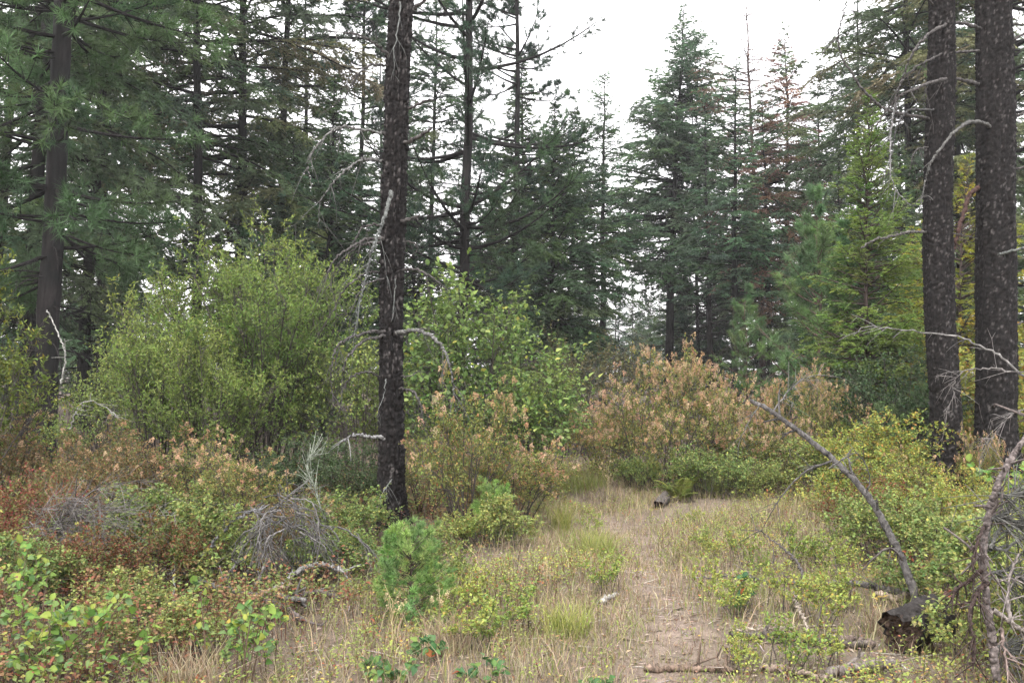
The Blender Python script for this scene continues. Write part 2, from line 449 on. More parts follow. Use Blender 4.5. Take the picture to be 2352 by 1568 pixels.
def pine(seed, H, cb, nb, Lmax, r, cols, wts=None, e_top=40, e_bot=5, sag=0.18, up=0.2, subs=(5, 10), tufts=(2, 4), npt=26, nd=(0.17, 0.0075),
         prof=None, bare=0, bare_L=1.0, wood=(0.009, 0.0078, 0.0078), start=0.3, sub_f=0.3, wig=0.05, lr=1.0):
    """long-needled pine with tufts at the twig ends"""
    rng = rs(seed)
    tg, fx, fr = trunk_geo(rng, H, r, col=wood, wig=wig)
    prof = prof or (lambda t: (1 - t) ** 0.6 * np.clip(0.6 + 2 * t, 0, 1))
    t = np.sort(rng.random(nb)); z = cb + (H - cb) * t
    L = np.maximum(Lmax * prof(t) * rng.uniform(0.55, 1.15, nb), 0.2)
    az = rng.random(nb) * 2 * np.pi
    e = RAD(1) * (e_bot + (e_top - e_bot) * t + rng.normal(size=nb) * 10)
    d = np.stack([np.cos(az) * np.cos(e), np.sin(az) * np.cos(e), np.sin(e)], -1)
    p0 = fx(z); p1 = p0 + d * L[:, None] * 0.55; p1[:, 2] -= sag * L * 0.6
    p2 = p0 + d * L[:, None]; p2[:, 2] += (up - sag) * L
    lg = Geo()
    tubes(lg, bez(p0, p1, p2, 7), lr * (0.009 + 0.012 * L)[:, None] * np.array([1, 0.9, 0.75, 0.6, 0.45, 0.3, 0.15])[None], 5, wood)
    ns_ = rng.integers(subs[0], subs[1] + 1, nb); bi = np.repeat(np.arange(nb), ns_); m = len(bi)
    tt = start + (1 - start) * rng.random(m)
    pos, tan = bez_at(p0[bi], p1[bi], p2[bi], tt)
    td = norm(tan * 0.8 + unit(rng, m) * 0.75 + np.array([0, 0, 0.15]))
    sl = L[bi] * sub_f * rng.uniform(0.5, 1.2, m) * (1.2 - 0.6 * tt)
    s2 = pos + td * sl[:, None]; s2[:, 2] += 0.12 * sl; s1 = pos + td * sl[:, None] * 0.5
    tubes(lg, bez(pos, s1, s2, 3), lr * (0.004 + 0.006 * sl)[:, None] * np.linspace(1, 0.4, 3)[None], 3, wood, cap=False)
    ng = Geo()
    nt_ = rng.integers(tufts[0], tufts[1] + 1, m); si = np.repeat(np.arange(m), nt_); k = len(si)
    ts = 1 - 0.6 * rng.random(k) ** 1.5
    tp, tt2 = bez_at(pos[si], s1[si], s2[si], ts)
    tc = pal(rng, nb, cols, wts, 0.1)[bi][si] * (1 + 0.15 * rng.normal(size=(k, 1)))
    ii = np.repeat(np.arange(k), npt); kk = len(ii)
    nd_ = norm(tt2[ii] * 0.75 + unit(rng, kk) * 0.95)
    base = tp[ii] - tt2[ii] * (rng.random(kk) * nd[0] * 0.5)[:, None]
    nc = np.clip(tc[ii] * (1 + 0.2 * rng.normal(size=(kk, 1))), 0.004, 0.8)
    slivers(ng, base, nd_, nd[0] * rng.uniform(0.7, 1.15, kk), nd[1], nc, rng)
    if bare:
        zb = rng.uniform(1.0, cb + 2, bare); ab = rng.random(bare) * 2 * np.pi
        Lb = bare_L * rng.uniform(0.4, 1.2, bare)
        db = np.stack([np.cos(ab), np.sin(ab), np.zeros(bare)], -1)
        a0 = fx(zb); a2 = a0 + db * Lb[:, None]; a2[:, 2] -= 0.4 * Lb; a1 = a0 + db * Lb[:, None] * 0.6; a1[:, 2] += 0.1 * Lb
        tubes(lg, bez(a0, a1, a2, 6), 0.016 * np.linspace(1, 0.2, 6)[None] * np.ones((bare, 1)), 4, np.array(wood) * 1.4)
        b2 = np.repeat(np.arange(bare), 9); mm = len(b2)
        ps, tn = bez_at(a0[b2], a1[b2], a2[b2], 0.25 + 0.75 * rng.random(mm))
        dd = norm(tn + rng.normal(size=(mm, 3)) * 0.7 + np.array([0, 0, -0.3])); ll = Lb[b2] * rng.uniform(0.15, 0.45, mm)
        tubes(lg, bez(ps, ps + dd * ll[:, None] * 0.5, ps + dd * ll[:, None] - np.array([0, 0, 0.2]) * ll[:, None], 4), 0.005 * np.linspace(1, 0.5, 4)[None] * np.ones((mm, 1)), 3, np.array(wood) * 1.4)
    return tg, lg, ng

FIR = [(0.092, 0.136, 0.074), (0.104, 0.146, 0.070), (0.078, 0.120, 0.072)]
FIR_OL = [(0.125, 0.148, 0.072), (0.105, 0.142, 0.072), (0.145, 0.150, 0.082), (0.090, 0.125, 0.072)]
FIR_BL = [(0.100, 0.160, 0.094), (0.110, 0.172, 0.092), (0.088, 0.140, 0.088)]
PINEC = [(0.085, 0.142, 0.066), (0.075, 0.127, 0.064), (0.105, 0.165, 0.074)]
RUST = [(0.19, 0.12, 0.095), (0.165, 0.11, 0.09), (0.22, 0.14, 0.105)]

def rustpatch(frac, lo=0.0, hi=1.0):
    return lambda rng, t, az, nb: ((rng.random(nb) < frac) & (t > lo) & (t < hi), RUST)

PROTO = {}
def proto(key, geos, H):
    tg, lg, ng = geos
    PROTO[key] = (tg.mesh(key + "_trunk", M_BARK, True), lg.mesh(key + "_limb", M_BARK), ng.mesh(key + "_needle", M_NEEDLE), H)

proto("fir_dense", conifer(11, 19, 2.0, 190, 2.9, 0.15, FIR, sag=0.32, e_bot=-4, bare=26, bare_L=1.6, nd=(0.115, 0.042), nd_sp=0.020), 19)
proto("fir_olive", conifer(12, 20, 2.4, 165, 3.3, 0.145, FIR_OL, sag=0.22, e_bot=0, tw_sp=0.07, nd=(0.11, 0.038), nd_sp=0.021, bare=26, bare_L=1.8), 20)
proto("fir_gap", conifer(13, 21, 3.0, 135, 3.0, 0.14, FIR, sag=0.3, e_bot=2, tw_sp=0.07, nd=(0.11, 0.038), nd_sp=0.021, bare=30, bare_L=1.7), 21)
proto("fir_cone", conifer(14, 16.6, 5.0, 430, 2.9, 0.19, FIR_BL, sag=0.16, tip=0.08, e_bot=-6, e_top=30, nd=(0.14, 0.052), nd_sp=0.024, tw_sp=0.10, bare=34, bare_L=1.9,
                          prof=lambda t: np.minimum(1, 2.0 * (1 - t)) * np.clip(0.6 + 2 * t, 0, 1)), 16.6)
proto("fir_thin", conifer(15, 13.4, 4.4, 220, 2.1, 0.15, FIR_BL, sag=0.2, e_bot=0, tip=0.12, nd=(0.12, 0.044), nd_sp=0.022, tw_sp=0.10, bare=34, bare_L=2.0,
                          prof=lambda t: (1 - t) ** 0.65 * np.clip(0.6 + 2 * t, 0, 1)), 13.4)
proto("larch_dead", conifer(16, 15.6, 5.0, 170, 2.0, 0.13, RUST, sag=0.1, e_bot=-2, nd=(0.07, 0.022), nd_sp=0.035, tw_sp=0.10, bare=30, bare_L=1.6, wood=(0.06, 0.042, 0.04)), 15.6)
proto("fir_rust", conifer(17, 15, 4.2, 235, 2.5, 0.13, FIR, sag=0.22, nd=(0.115, 0.042), nd_sp=0.021, patch=rustpatch(0.45, 0.0, 0.95), bare=24, bare_L=1.5), 15)
proto("fir_young", conifer(18, 9, 0.4, 330, 1.6, 0.085, FIR, sag=0.12, e_bot=0, tw_sp=0.07, nd=(0.10, 0.040), nd_sp=0.017), 9)
proto("larch_green", conifer(19, 6.7, 0.4, 380, 1.6, 0.06, [(0.155, 0.225, 0.065), (0.13, 0.20, 0.065), (0.18, 0.24, 0.07)], sag=0.1, tip=0.12, e_bot=5, e_top=50,
                             tw_sp=0.05, tw_f=0.36, nd=(0.06, 0.023), nd_sp=0.013, prof=lambda t: (1 - t) ** 0.7 * np.clip(0.7 + t, 0, 1), wood=(0.06, 0.045, 0.04)), 6.7)
proto("larch_yellow", conifer(20, 5.2, 0.3, 200, 1.3, 0.045, [(0.25, 0.26, 0.055), (0.20, 0.23, 0.055), (0.30, 0.27, 0.055)], sag=0.1, tip=0.1, e_bot=10, e_top=50,
                              tw_sp=0.06, nd=(0.06, 0.020), nd_sp=0.014, wood=(0.06, 0.045, 0.04)), 5.2)
proto("pine_tall", pine(21, 20, 2.6, 165, 2.7, 0.195, PINEC, subs=(12, 19), tufts=(2, 4), npt=16, nd=(0.20, 0.014), sag=0.3, up=0.16, e_bot=0, bare=16, bare_L=1.5), 20)
proto("pine_arch", pine(22, 21, 3.4, 120, 4.4, 0.135, [(0.055, 0.095, 0.055), (0.05, 0.085, 0.055), (0.065, 0.105, 0.055)], subs=(14, 22), tufts=(2, 5), npt=16, nd=(0.15, 0.014),
                        sag=0.22, up=0.32, e_bot=8, bare=60, bare_L=1.7, start=0.2, sub_f=0.26), 21)
proto("pine_mid", pine(23, 18, 2.8, 140, 3.0, 0.12, [(0.05, 0.09, 0.055), (0.045, 0.08, 0.055)], subs=(12, 20), tufts=(2, 5), npt=15, nd=(0.15, 0.017), sag=0.25, up=0.2, bare=30, bare_L=1.6), 18)
proto("pine_young", pine(24, 5.0, 0.5, 56, 1.45, 0.045, [(0.11, 0.19, 0.085), (0.10, 0.175, 0.085), (0.13, 0.21, 0.085)], subs=(6, 10), tufts=(2, 3), npt=20, nd=(0.16, 0.0095),
                         sag=0.10, up=0.35, e_bot=8, e_top=50, prof=lambda t: (1 - t) ** 0.55, wood=(0.075, 0.05, 0.042)), 5.0)

TREE_NAME = dict(fir_dense="fir_tree", fir_olive="fir_tree", fir_gap="fir_tree", fir_cone="fir_tree", fir_thin="fir_tree", larch_dead="dead_larch_tree", fir_rust="fir_tree",
                 fir_young="young_fir_tree", larch_green="young_larch_tree", larch_yellow="young_larch_tree", pine_tall="pine_tree", pine_arch="pine_tree", pine_mid="pine_tree", pine_young="young_pine_tree")

def tree(key, u, Y, H, du, rz, label, group=None):
    """du: drift of the trunk, in measuring pixels, from the horizon up to the picture's top edge"""
    tm, lm, nm, H0 = PROTO[key]
    p = GD(u, Y)
    o = thing(TREE_NAME[key], p, label, "tree", group)
    s = H / H0
    o.scale = (s, s, s)
    lean = math.atan(du / 850.0)
    o.rotation_mode = 'XYZ'
    o.rotation_euler = (0, lean, 0)
    for nme, me, kd in (("trunk", tm, None), ("limbs", lm, "stuff"), ("needles", nm, "stuff")):
        c = link(nme, me, o, kind=kd)
        c.rotation_euler = (0, 0, rz)
    return o

BG = "conifers closing the forest behind the clearing"
# --- left wall
tree("pine_tall", 96, 15.5, 20, 36, 1.2, "big long-needled pine with dark trunk rising at the left edge, drooping green boughs")
tree("fir_dense", 48, 19, 20, 34, 1.1, "dark fir just left of the big long-needled pine, trunk nearly touching it")
tree("fir_gap", 446, 25, 22, 14, 2.0, "tall gappy fir with black trunk rising straight behind the willow's left half")
tree("fir_olive", 536, 27, 23, 12, 0.2, "olive-green fir with thick trunk behind the tallest part of the willow")
tree("fir_dense", 188, 26, 22, 45, 3.1, "fir with bare reddish lower trunk between the long-needled pine and the gappy fir")
tree("fir_olive", 232, 31, 23, 10, 4.0, "slim fir behind the long-needled pine, second of two close bare trunks")
tree("fir_gap", -30, 21, 20, 40, 5.0, "leaning fir cut by the left edge of the view")
tree("fir_dense", 640, 31, 22, 6, 2.4, "fir whose crown hangs above the right half of the tall willow")
tree("fir_dense", 705, 36, 17.5, 4, 5.2, "fir with tapering top beside the open sky, above and right of the willow")
tree("fir_young", 742, 23, 8.6, 3, 0.6, "dense dark young fir directly left of the charred centre trunk")
tree("fir_young", 690, 26, 8.0, -3, 3.6, "dense dark young fir partly hidden behind the willow's upper right")
tree("fir_young", 262, 38, 8, 0, 1.9, "small dark fir deep in the shade between bare trunks at the left")
tree("fir_young", 20, 33, 9, 0, 4.4, "small dark fir low at the left edge behind leaning trunks")
tree("fir_young", 70, 46, 8.5, 0, 0.8, "dim fir deep behind the big long-needled pine's foot")
tree("fir_young", 165, 50, 8.0, 0, 2.7, "dim fir deep in the wood between the left edge's bare trunks")
tree("fir_young", 300, 47, 7.0, 0, 4.9, "dim fir deep in the wood above the lower willow's left edge")
tree("fir_young", 215, 41, 6.0, 0, 1.4, "low dim fir in the shade left of the willows")
# --- centre
tree("pine_arch", 1046, 22, 21, 20, 2.75, "tall pine with long arching limbs and twiggy lower trunk right of the charred centre trunk")
tree("pine_mid", 822, 33, 18.5, 8, 1.0, "slender pine with thin trunk seen left of the charred centre trunk")
tree("pine_mid", 1176, 29, 19, 6, 2.2, "pine with straight thin trunk behind the arching-limbed pine")
tree("fir_young", 1268, 27, 9.0, 2, 4.9, "dark pointed fir right of the thin-trunked pine, above the large-leaved shrub")
tree("fir_young", 1305, 31, 10, -2, 0.3, "dark fir next to the slim lone fir with ladder-like branches")
tree("fir_dense", 985, 38, 17.5, 3, 1.7, "fir filling the gap between the charred centre trunk and the arching-limbed pine")
tree("fir_young", 960, 24, 6.4, 0, 2.9, "low dark fir crown beside the charred centre trunk's right edge")
tree("fir_young", 1130, 25, 6.2, 0, 5.5, "low dark fir behind the top of the large-leaved shrub")
tree("fir_young", 1215, 33, 12.5, 0, 2.5, "tall narrow dark fir behind the thin-trunked pine")
tree("fir_dense", 880, 42, 17, 2, 4.1, "fir hidden behind the charred centre trunk, needles showing on both sides")
tree("fir_thin", 1386, 38, 13.4, -2, 0.7, "slim lone fir with ladder-like sparse branches against white sky")
# --- right of the gap
tree("fir_cone", 1528, 40, 16.7, 42, 1.2, "large cone-shaped blue-green fir with leaning trunk beside the white sky gap")
tree("pine_mid", 1606, 41, 14.5, -15, 4.1, "pine with grey trunk just right of the leaning cone-shaped fir")
tree("fir_thin", 1630, 36, 12.0, -4, 3.0, "thin dark-trunked fir in front of the grey-trunked pine")
tree("fir_thin", 1690, 31, 11.5, -3, 0.1, "fir with black charred trunk standing at the edge of the orange-plumed shrubs")
tree("larch_dead", 1752, 36, 16.0, -36, 0.9, "dead rust-red larch with bare spiky top leaning left against white sky")
tree("fir_rust", 1802, 38, 15.2, -4, 3.0, "fir with rust-brown patches right of the bare-topped dead larch")
tree("fir_rust", 1768, 34, 11.5, -3, 5.0, "shorter fir with rusty inner branches below the dead larch")
tree("fir_dense", 1880, 40, 14.2, 0, 2.1, "green fir between the rust-patched fir and the bright young larch")
tree("fir_olive", 2085, 27, 20, 4, 4.4, "tall fir with thick trunk behind the bright green young larch")
tree("fir_dense", 1975, 33, 15.5, 2, 5.7, "dark fir behind the bright green young larch's tip")
tree("larch_green", 1995, 16.3, 6.1, -12, 0.2, "bright green young larch with pointed crown right of the rusty firs")
tree("pine_young", 1945, 16.9, 4.1, 0, 1.2, "young long-needled pine growing in front of the bright green larch")
tree("pine_young", 1880, 18.5, 5.0, 0, 3.2, "young long-needled pine left of the bright green larch, boughs spreading over the shrubs")
tree("pine_young", 1720, 24.0, 3.6, 0, 5.0, "small long-needled pine behind the orange-plumed shrubs")
tree("larch_yellow", 2205, 17.5, 5.3, 0, 2.2, "yellowish young larch glimpsed between the two charred trunks at the right")
tree("larch_yellow", 2118, 19.5, 4.4, 0, 4.2, "yellowish young larch just left of the two charred trunks")
tree("fir_gap", 2212, 27, 21, 0, 1.0, "slim pale-trunked fir seen between the two charred trunks at the right")
tree("fir_dense", 2150, 35, 21, 0, 3.8, "dark fir behind the left one of the two charred trunks")
tree("fir_olive", 2330, 25, 21, -4, 2.6, "grey-trunked fir behind the right charred trunk near the picture's right edge")
tree("fir_dense", 2270, 40, 21, 0, 0.3, "far fir filling the sky behind the right charred trunk")
tree("fir_young", 2085, 24, 7.5, 0, 2.0, "dense dark fir low behind the bright larch and charred trunks")
tree("fir_young", 1925, 26, 7.2, 0, 0.9, "dense dark fir low behind the young long-needled pines")
tree("fir_young", 2400, 21, 7.5, 0, 0.2, "dark fir at the right edge beyond the charred trunks")
tree("fir_young", 1570, 47, 8.0, 0, 3.7, "small fir under the leaning cone-shaped fir")
tree("fir_young", 1655, 44, 9.5, 0, 1.3, "narrow fir behind the thin dark-trunked fir")
tree("fir_young", 1845, 30, 6.6, 0, 5.3, "low dark fir under the rust-patched firs")
tree("fir_young", 1740, 42, 9.5, 0, 2.8, "background fir behind the dead larch's lower trunk")

# --- hazy far trees
rng = rs(77)
FAR = "hazy far conifers beyond the gap"
for i in range(44):
    u = -80 + 2520 * (i + rng.uniform(-0.4, 0.4)) / 43
    Y = rng.uniform(62, 125)
    h = rng.uniform(6.0, 10.5) * (Y / 90) ** 0.5
    k = ["fir_young", "fir_cone", "fir_young", "pine_mid", "fir_thin"][rng.integers(5)]
    if 1400 < u < 1540: h = min(h, 0.085 * Y + 1)
    tree(k, u, Y, h, 0, rng.uniform(0, 6), "small pale hazy conifer far off in the smoke behind the forest", FAR)

for i, (u, Y, h, k) in enumerate([(1415, 62, 8.2, "pine_mid"), (1452, 74, 7.6, "fir_young"), (1490, 66, 8.6, "pine_mid"), (1518, 84, 8.0, "fir_young"), (1556, 70, 8.4, "fir_young"), (1345, 68, 8.6, "fir_young"), (1470, 95, 8.0, "fir_young"), (1590, 80, 8.5, "pine_mid")]):
    tree(k, u, Y, h, 0, i * 1.3, "small pale hazy conifer far off in the smoke behind the forest", FAR)

# ------------------------------------------------------------------ plated charred trunks with dead branches
def plated_trunk(seed, base, pts, dias, H, plate=(0.045, 0.11), depth=0.020, cols=None, res=(.0125, .014)):
    """pts: world centre line (z, x, y); dense bark surface with raised plates"""
    rng = rs(seed)
    k = int(math.pi * np.mean(dias) / res[0]); dz = res[1]
    z = np.arange(-0.12, H, dz)
    zz = np.array([p[2] for p in pts]); xx = np.array([p[0] for p in pts]); yy = np.array([p[1] for p in pts])
    cx, cyy = np.interp(z, zz, xx), np.interp(z, zz, yy)
    kern = np.ones(41) / 41
    cx = np.convolve(np.pad(cx, 20, 'edge'), kern, 'valid'); cyy = np.convolve(np.pad(cyy, 20, 'edge'), kern, 'valid')
    rad = np.interp(z, zz, np.array(dias) / 2)
    th = np.arange(k) / k * 2 * np.pi
    TH, Z = np.meshgrid(th, z)
    r0 = float(np.mean(dias) / 2)
    # plate cells by jittered grid, nearest two seeds
    pw, ph = plate
    ncol = max(int(2 * np.pi * r0 / pw), 6); nrow = int((H + 0.4) / ph) + 2
    ci, ri = np.meshgrid(np.arange(ncol), np.arange(nrow))
    sx = (ci + rng.uniform(-0.42, 0.42, ci.shape) + 0.5 * (ri % 2)) / ncol
    sz = (ri + rng.uniform(-0.45, 0.45, ri.shape)) * ph - 0.2
    cellcol = rng.random(ci.shape); cellh = rng.random(ci.shape)
    U = TH / (2 * np.pi) * ncol; V = (Z + 0.2) / ph
    f1 = np.full(U.shape, 9.0); f2 = np.full(U.shape, 9.0); cc = np.zeros(U.shape); ch = np.zeros(U.shape)
    cu = np.floor(U).astype(int); cv = np.floor(V + 0.5).astype(int)
    for du in (-2, -1, 0, 1, 2):
        for dv in (-1, 0, 1):
            a = (cu + du) % ncol; b = np.clip(cv + dv, 0, nrow - 1)
            dx = (U - sx[b, a] * ncol + ncol / 2) % ncol - ncol / 2
            dzv = V - (sz[b, a] + 0.2) / ph
            dd = np.sqrt(dx ** 2 + dzv ** 2)
            new = dd < f1
            f2 = np.where(new, f1, np.minimum(f2, dd))
            cc = np.where(new, cellcol[b, a], cc); ch = np.where(new, cellh[b, a], ch)
            f1 = np.where(new, dd, f1)
    edge = np.clip((f2 - f1) / 0.28, 0, 1)
    ridge = np.abs(np.sin(TH * 9 + 1.6 * np.sin(Z * 1.7 + TH) + .8 * np.sin(Z * 5.1)))
    lump = -0.010 * (1 - ridge) ** 2 + 0.012 * np.sin(TH * 3 + Z * 0.7) + 0.008 * np.sin(TH * 5 - Z * 1.9 + 1)
    flare = 0.42 * np.exp(-np.clip(Z, 0, None) / 0.26) * (1 + 0.55 * np.sin(TH * 5 + 0.6) * np.exp(-np.clip(Z, 0, None) / 0.2))
    RR = rad[:, None] * (1 + flare) + lump + depth * (edge ** 0.6) * (0.4 + 1.1 * ch) + 0.010 * np.sin(TH * 13 + 2.2 * np.sin(Z * 2.1)) * np.sin(Z * 1.1 + TH * 2) + rng.normal(size=U.shape) * 0.0016 - depth
    X = cx[:, None] + RR * np.cos(TH); Y = cyy[:, None] + RR * np.sin(TH)
    v = np.stack([X, Y, Z], -1).reshape(-1, 3) - np.array([base[0], base[1], 0])
    nz_ = len(z)
    i = np.arange(nz_ - 1)[:, None] * k; j = np.arange(k)[None]; j2 = (j + 1) % k
    q = np.stack([i + j, i + j2, i + k + j2, i + k + j], -1).reshape(-1, 4)
    cA, cB, cC = cols
    thr = 0.97 - 0.085 * np.clip(.5 + .6 * np.sin(TH * 1.0 + 2.4 + .5 * np.sin(Z)) + .35 * np.sin(Z * 1.9 + TH * 2), 0, 1)      # lichen gathers on one side
    c = np.where(((cc > thr) & (edge > .55))[..., None], np.array(cC), np.where((cc > 0.50)[..., None], np.array(cB), np.array(cA)))
    c = c * rng.uniform(0.8, 1.2, U.shape)[..., None]
    g = Geo(); g.add(v, quad=q, col=c.reshape(-1, 3))
    return g

def dead_branch_geo(pts, r0, r1, seed, twigs=8, tw_len=0.25, col=(0.16, 0.15, 0.14), hang=0.4, sub=2, jit=0.012):
    rng = rs(seed)
    p = catmull(pts, 6 if r0 < .012 else 16)
    p[1:-1] += rng.normal(size=(len(p) - 2, 3)) * jit * 0.5
    n = len(p)
    g = Geo()
    rr = r0 + (r1 - r0) * np.linspace(0, 1, n) ** 0.8
    wob = np.convolve(np.pad(rng.normal(size=n), 3, 'edge'), np.ones(7) / 7, 'valid')
    rr = rr * (1 + 0.10 * wob + .14 * (rng.random(n) < .04))
    tubes(g, p[None], rr[None], 6 if r0 < .012 else 9, np.array(col), rj=(rng, .06), cj=.36)
    seg = norm(np.gradient(p, axis=0))
    main, g = g, Geo()
    cur = (p, seg, tw_len, twigs, r1 * 0.75 + 0.0012)
    for lev in range(sub):
        pp, tn, L, m, r = cur
        if m <= 0: break
        ix = rng.integers(int(len(pp) * 0.15), len(pp), m)
        a = pp[ix]; d = norm(tn[ix] * 0.7 + unit(rng, m) * 0.8 + np.array([0, 0, -hang]))
        ll = L * rng.uniform(0.4, 1.3, m)
        e = a + d * ll[:, None]; e[:, 2] -= hang * 0.6 * ll
        b = bez(a, a + d * ll[:, None] * 0.5 + unit(rng, m) * (0.06 * ll)[:, None], e, 5)
        tubes(g, b, r * np.linspace(1, 0.45, 5)[None] * np.ones((m, 1)), 3, np.array(col) * 1.05)
        pp = b.reshape(-1, 3); tn = norm(np.gradient(b, axis=1)).reshape(-1, 3)
        cur = (pp, tn, L * 0.5, int(m * 1.6), r * 0.6)
    return main, g

def add_branch(name, geos, parent, mat):
    o = link(name, geos[0].mesh(name, mat, True), parent)
    if geos[1].n: link("twigs", geos[1].mesh("twigs", mat), o, kind="stuff")
    return o

def charred_tree(name, seed, Y, vb, line, H, label, branches, cols, plate, res):
    """line: (u, v, width px) up the trunk; branches: list of (points (u,v,dY), r0, r1, twigs, twig length)"""
    pts, dias = [], []
    for (u, v, wd) in line:
        p = P(u, v, Y); pts.append(p); dias.append(wd / F * Y)
    base = np.array([pts[0][0], Y, float(hz(pts[0][0], Y))])
    pts[0] = np.array([pts[0][0], Y, -0.1])
    o = thing(name, base, label, "tree")
    zoff = base[2]
    for p in pts: p[2] -= zoff
    dirv = (pts[-1] - pts[-2]) / max(pts[-1][2] - pts[-2][2], 0.1)
    ext = H - pts[-1][2]
    pts.append(pts[-1] + dirv * ext * 0.25); dias.append(dias[-1] * 0.85)
    g = plated_trunk(seed, base, pts, dias, pts[-1][2], plate=plate, cols=cols, res=res)
    link("trunk", g.mesh("charred_trunk", M_PLATE, True), o)
    for i, (bp, r0, r1, tw, tl, *rest) in enumerate(branches):
        hang = rest[0] if rest else 0.4
        col = rest[1] if len(rest) > 1 else (0.075, 0.07, 0.068)
        wp = np.array([P(u, v, Y + dy) for (u, v, dy) in bp]) - base
        add_branch("dead_branch", dead_branch_geo(wp, r0 * 1.05, r1 * .9, seed * 100 + i, int(tw * .6), tl, col, hang), o, M_DEAD)
    return o

CH = ((0.0065, 0.0056, 0.0056), (0.013, 0.0111, 0.0110), (0.066, 0.061, 0.060))
SILV = (0.13, 0.14, 0.135)
c1 = [
    ([(884, 514, -.1), (836, 521, -.2), (818, 545, -.3), (806, 568, -.35)], .012, .004, 6, .18),
    ([(884, 548, -.1), (845, 549, -.25), (800, 572, -.45), (768, 597, -.55), (744, 645, -.6)], .018, .005, 14, .28),
    ([(882, 556, 0), (835, 560, .1), (800, 582, .15), (772, 614, .2), (760, 650, .2)], .014, .004, 12, .26),
    ([(900, 440, -.22), (886, 490, -.26), (868, 540, -.32), (850, 592, -.36), (837, 650, -.38), (826, 700, -.4), (818, 745, -.4)], .021, .005, 16, .3, .5, SILV),
    ([(884, 625, 0), (845, 626, -.1), (800, 655, -.2), (776, 690, -.2), (770, 730, -.2)], .012, .004, 12, .26),
    ([(882, 640, -.1), (840, 652, -.2), (812, 700, -.3), (800, 750, -.3)], .009, .003, 10, .22),
    ([(885, 762, -.1), (850, 763, -.2), (790, 782, -.4), (768, 812, -.5), (760, 870, -.5), (768, 930, -.5)], .018, .005, 14, .3),
    ([(885, 770, -.1), (838, 782, -.35), (800, 818, -.5), (787, 860, -.55), (782, 940, -.55)], .015, .004, 12, .28),
    ([(912, 511, 0), (940, 504, -.1), (962, 494, -.15)], .022, .015, 2, .1),
    ([(912, 558, 0), (948, 558, -.1), (957, 575, -.1), (942, 592, -.1)], .010, .003, 5, .12),
    ([(912, 622, 0), (955, 619, -.1), (992, 636, -.2), (1030, 670, -.2)], .015, .005, 8, .2),
    ([(910, 765, -.1), (950, 759, -.3), (985, 768, -.5), (1012, 792, -.65), (1031, 832, -.7), (1041, 885, -.7), (1045, 950, -.7)], .022, .007, 10, .25, .5, (0.11, 0.11, 0.105)),
    ([(910, 765, .1), (975, 755, .3), (1004, 767, .4)], .012, .004, 6, .16),
    ([(905, 142, 0), (865, 103, -.2), (820, 80, -.3), (755, 72, -.4)], .018, .006, 14, .3, .2),
    ([(900, 153, 0), (850, 150, -.2), (815, 185, -.3), (790, 228, -.3)], .015, .005, 12, .28),
    ([(890, 308, 0), (840, 300, -.3), (784, 292, -.5), (740, 320, -.6), (708, 375, -.6), (716, 430, -.6)], .015, .005, 14, .28, .4, (0.15, 0.15, 0.145)),
    ([(886, 372, 0), (845, 366, -.2), (815, 375, -.3), (775, 410, -.4), (738, 460, -.4), (730, 520, -.4)], .015, .004, 14, .3, .4, (0.15, 0.15, 0.145)),
    ([(935, 30, 0), (965, 10, -.1), (990, -10, -.2), (1020, -20, -.2)], .022, .008, 6, .2, 0),
    ([(925, 255, 0), (968, 236, -.2), (995, 228, -.3)], .018, .007, 4, .15, 0),
    ([(920, 335, 0), (965, 312, -.2), (992, 294, -.3)], .020, .014, 3, .12, 0),
    ([(918, 5, -.2), (915, 60, -.25), (905, 120, -.28), (908, 175, -.25)], .010, .003, 10, .16, .5, SILV),
    ([(882, 870, 0), (840, 854, -.2), (802, 870, -.3), (785, 892, -.3)], .012, .004, 8, .2),
    ([(884, 1007, -.1), (840, 1001, -.2), (812, 999, -.3), (790, 1012, -.35)], .018, .008, 6, .2, .3, (0.2, 0.2, 0.2)),
    ([(910, 865, 0), (940, 862, -.1), (962, 850, -.1)], .010, .004, 4, .12),
    ([(910, 890, 0), (948, 900, -.2), (966, 930, -.3), (973, 985, -.3)], .014, .005, 7, .18),
    ([(887, 870, -.16), (884, 900, -.2), (868, 945, -.22)], .008, .003, 4, .12, .5, SILV),
    ([(900, 1100, -.15), (880, 1130, -.3), (862, 1180, -.4)], .008, .003, 8, .2, .5, SILV),
    ([(908, 640, -.16), (906, 690, -.18), (898, 740, -.2)], .007, .003, 4, .1, .5, SILV),
]
charred_tree("charred_pine_tree", 41, 9.8, 1220, [(898, 1225, 60), (897, 1000, 55), (897, 700, 53), (905, 400, 55), (914, 180, 55), (924, 0, 52)], 11,
             "straight dark charred pine trunk with drooping dead branches standing alone in the middle", c1, CH, (0.017, 0.042), (.0095, .0125))

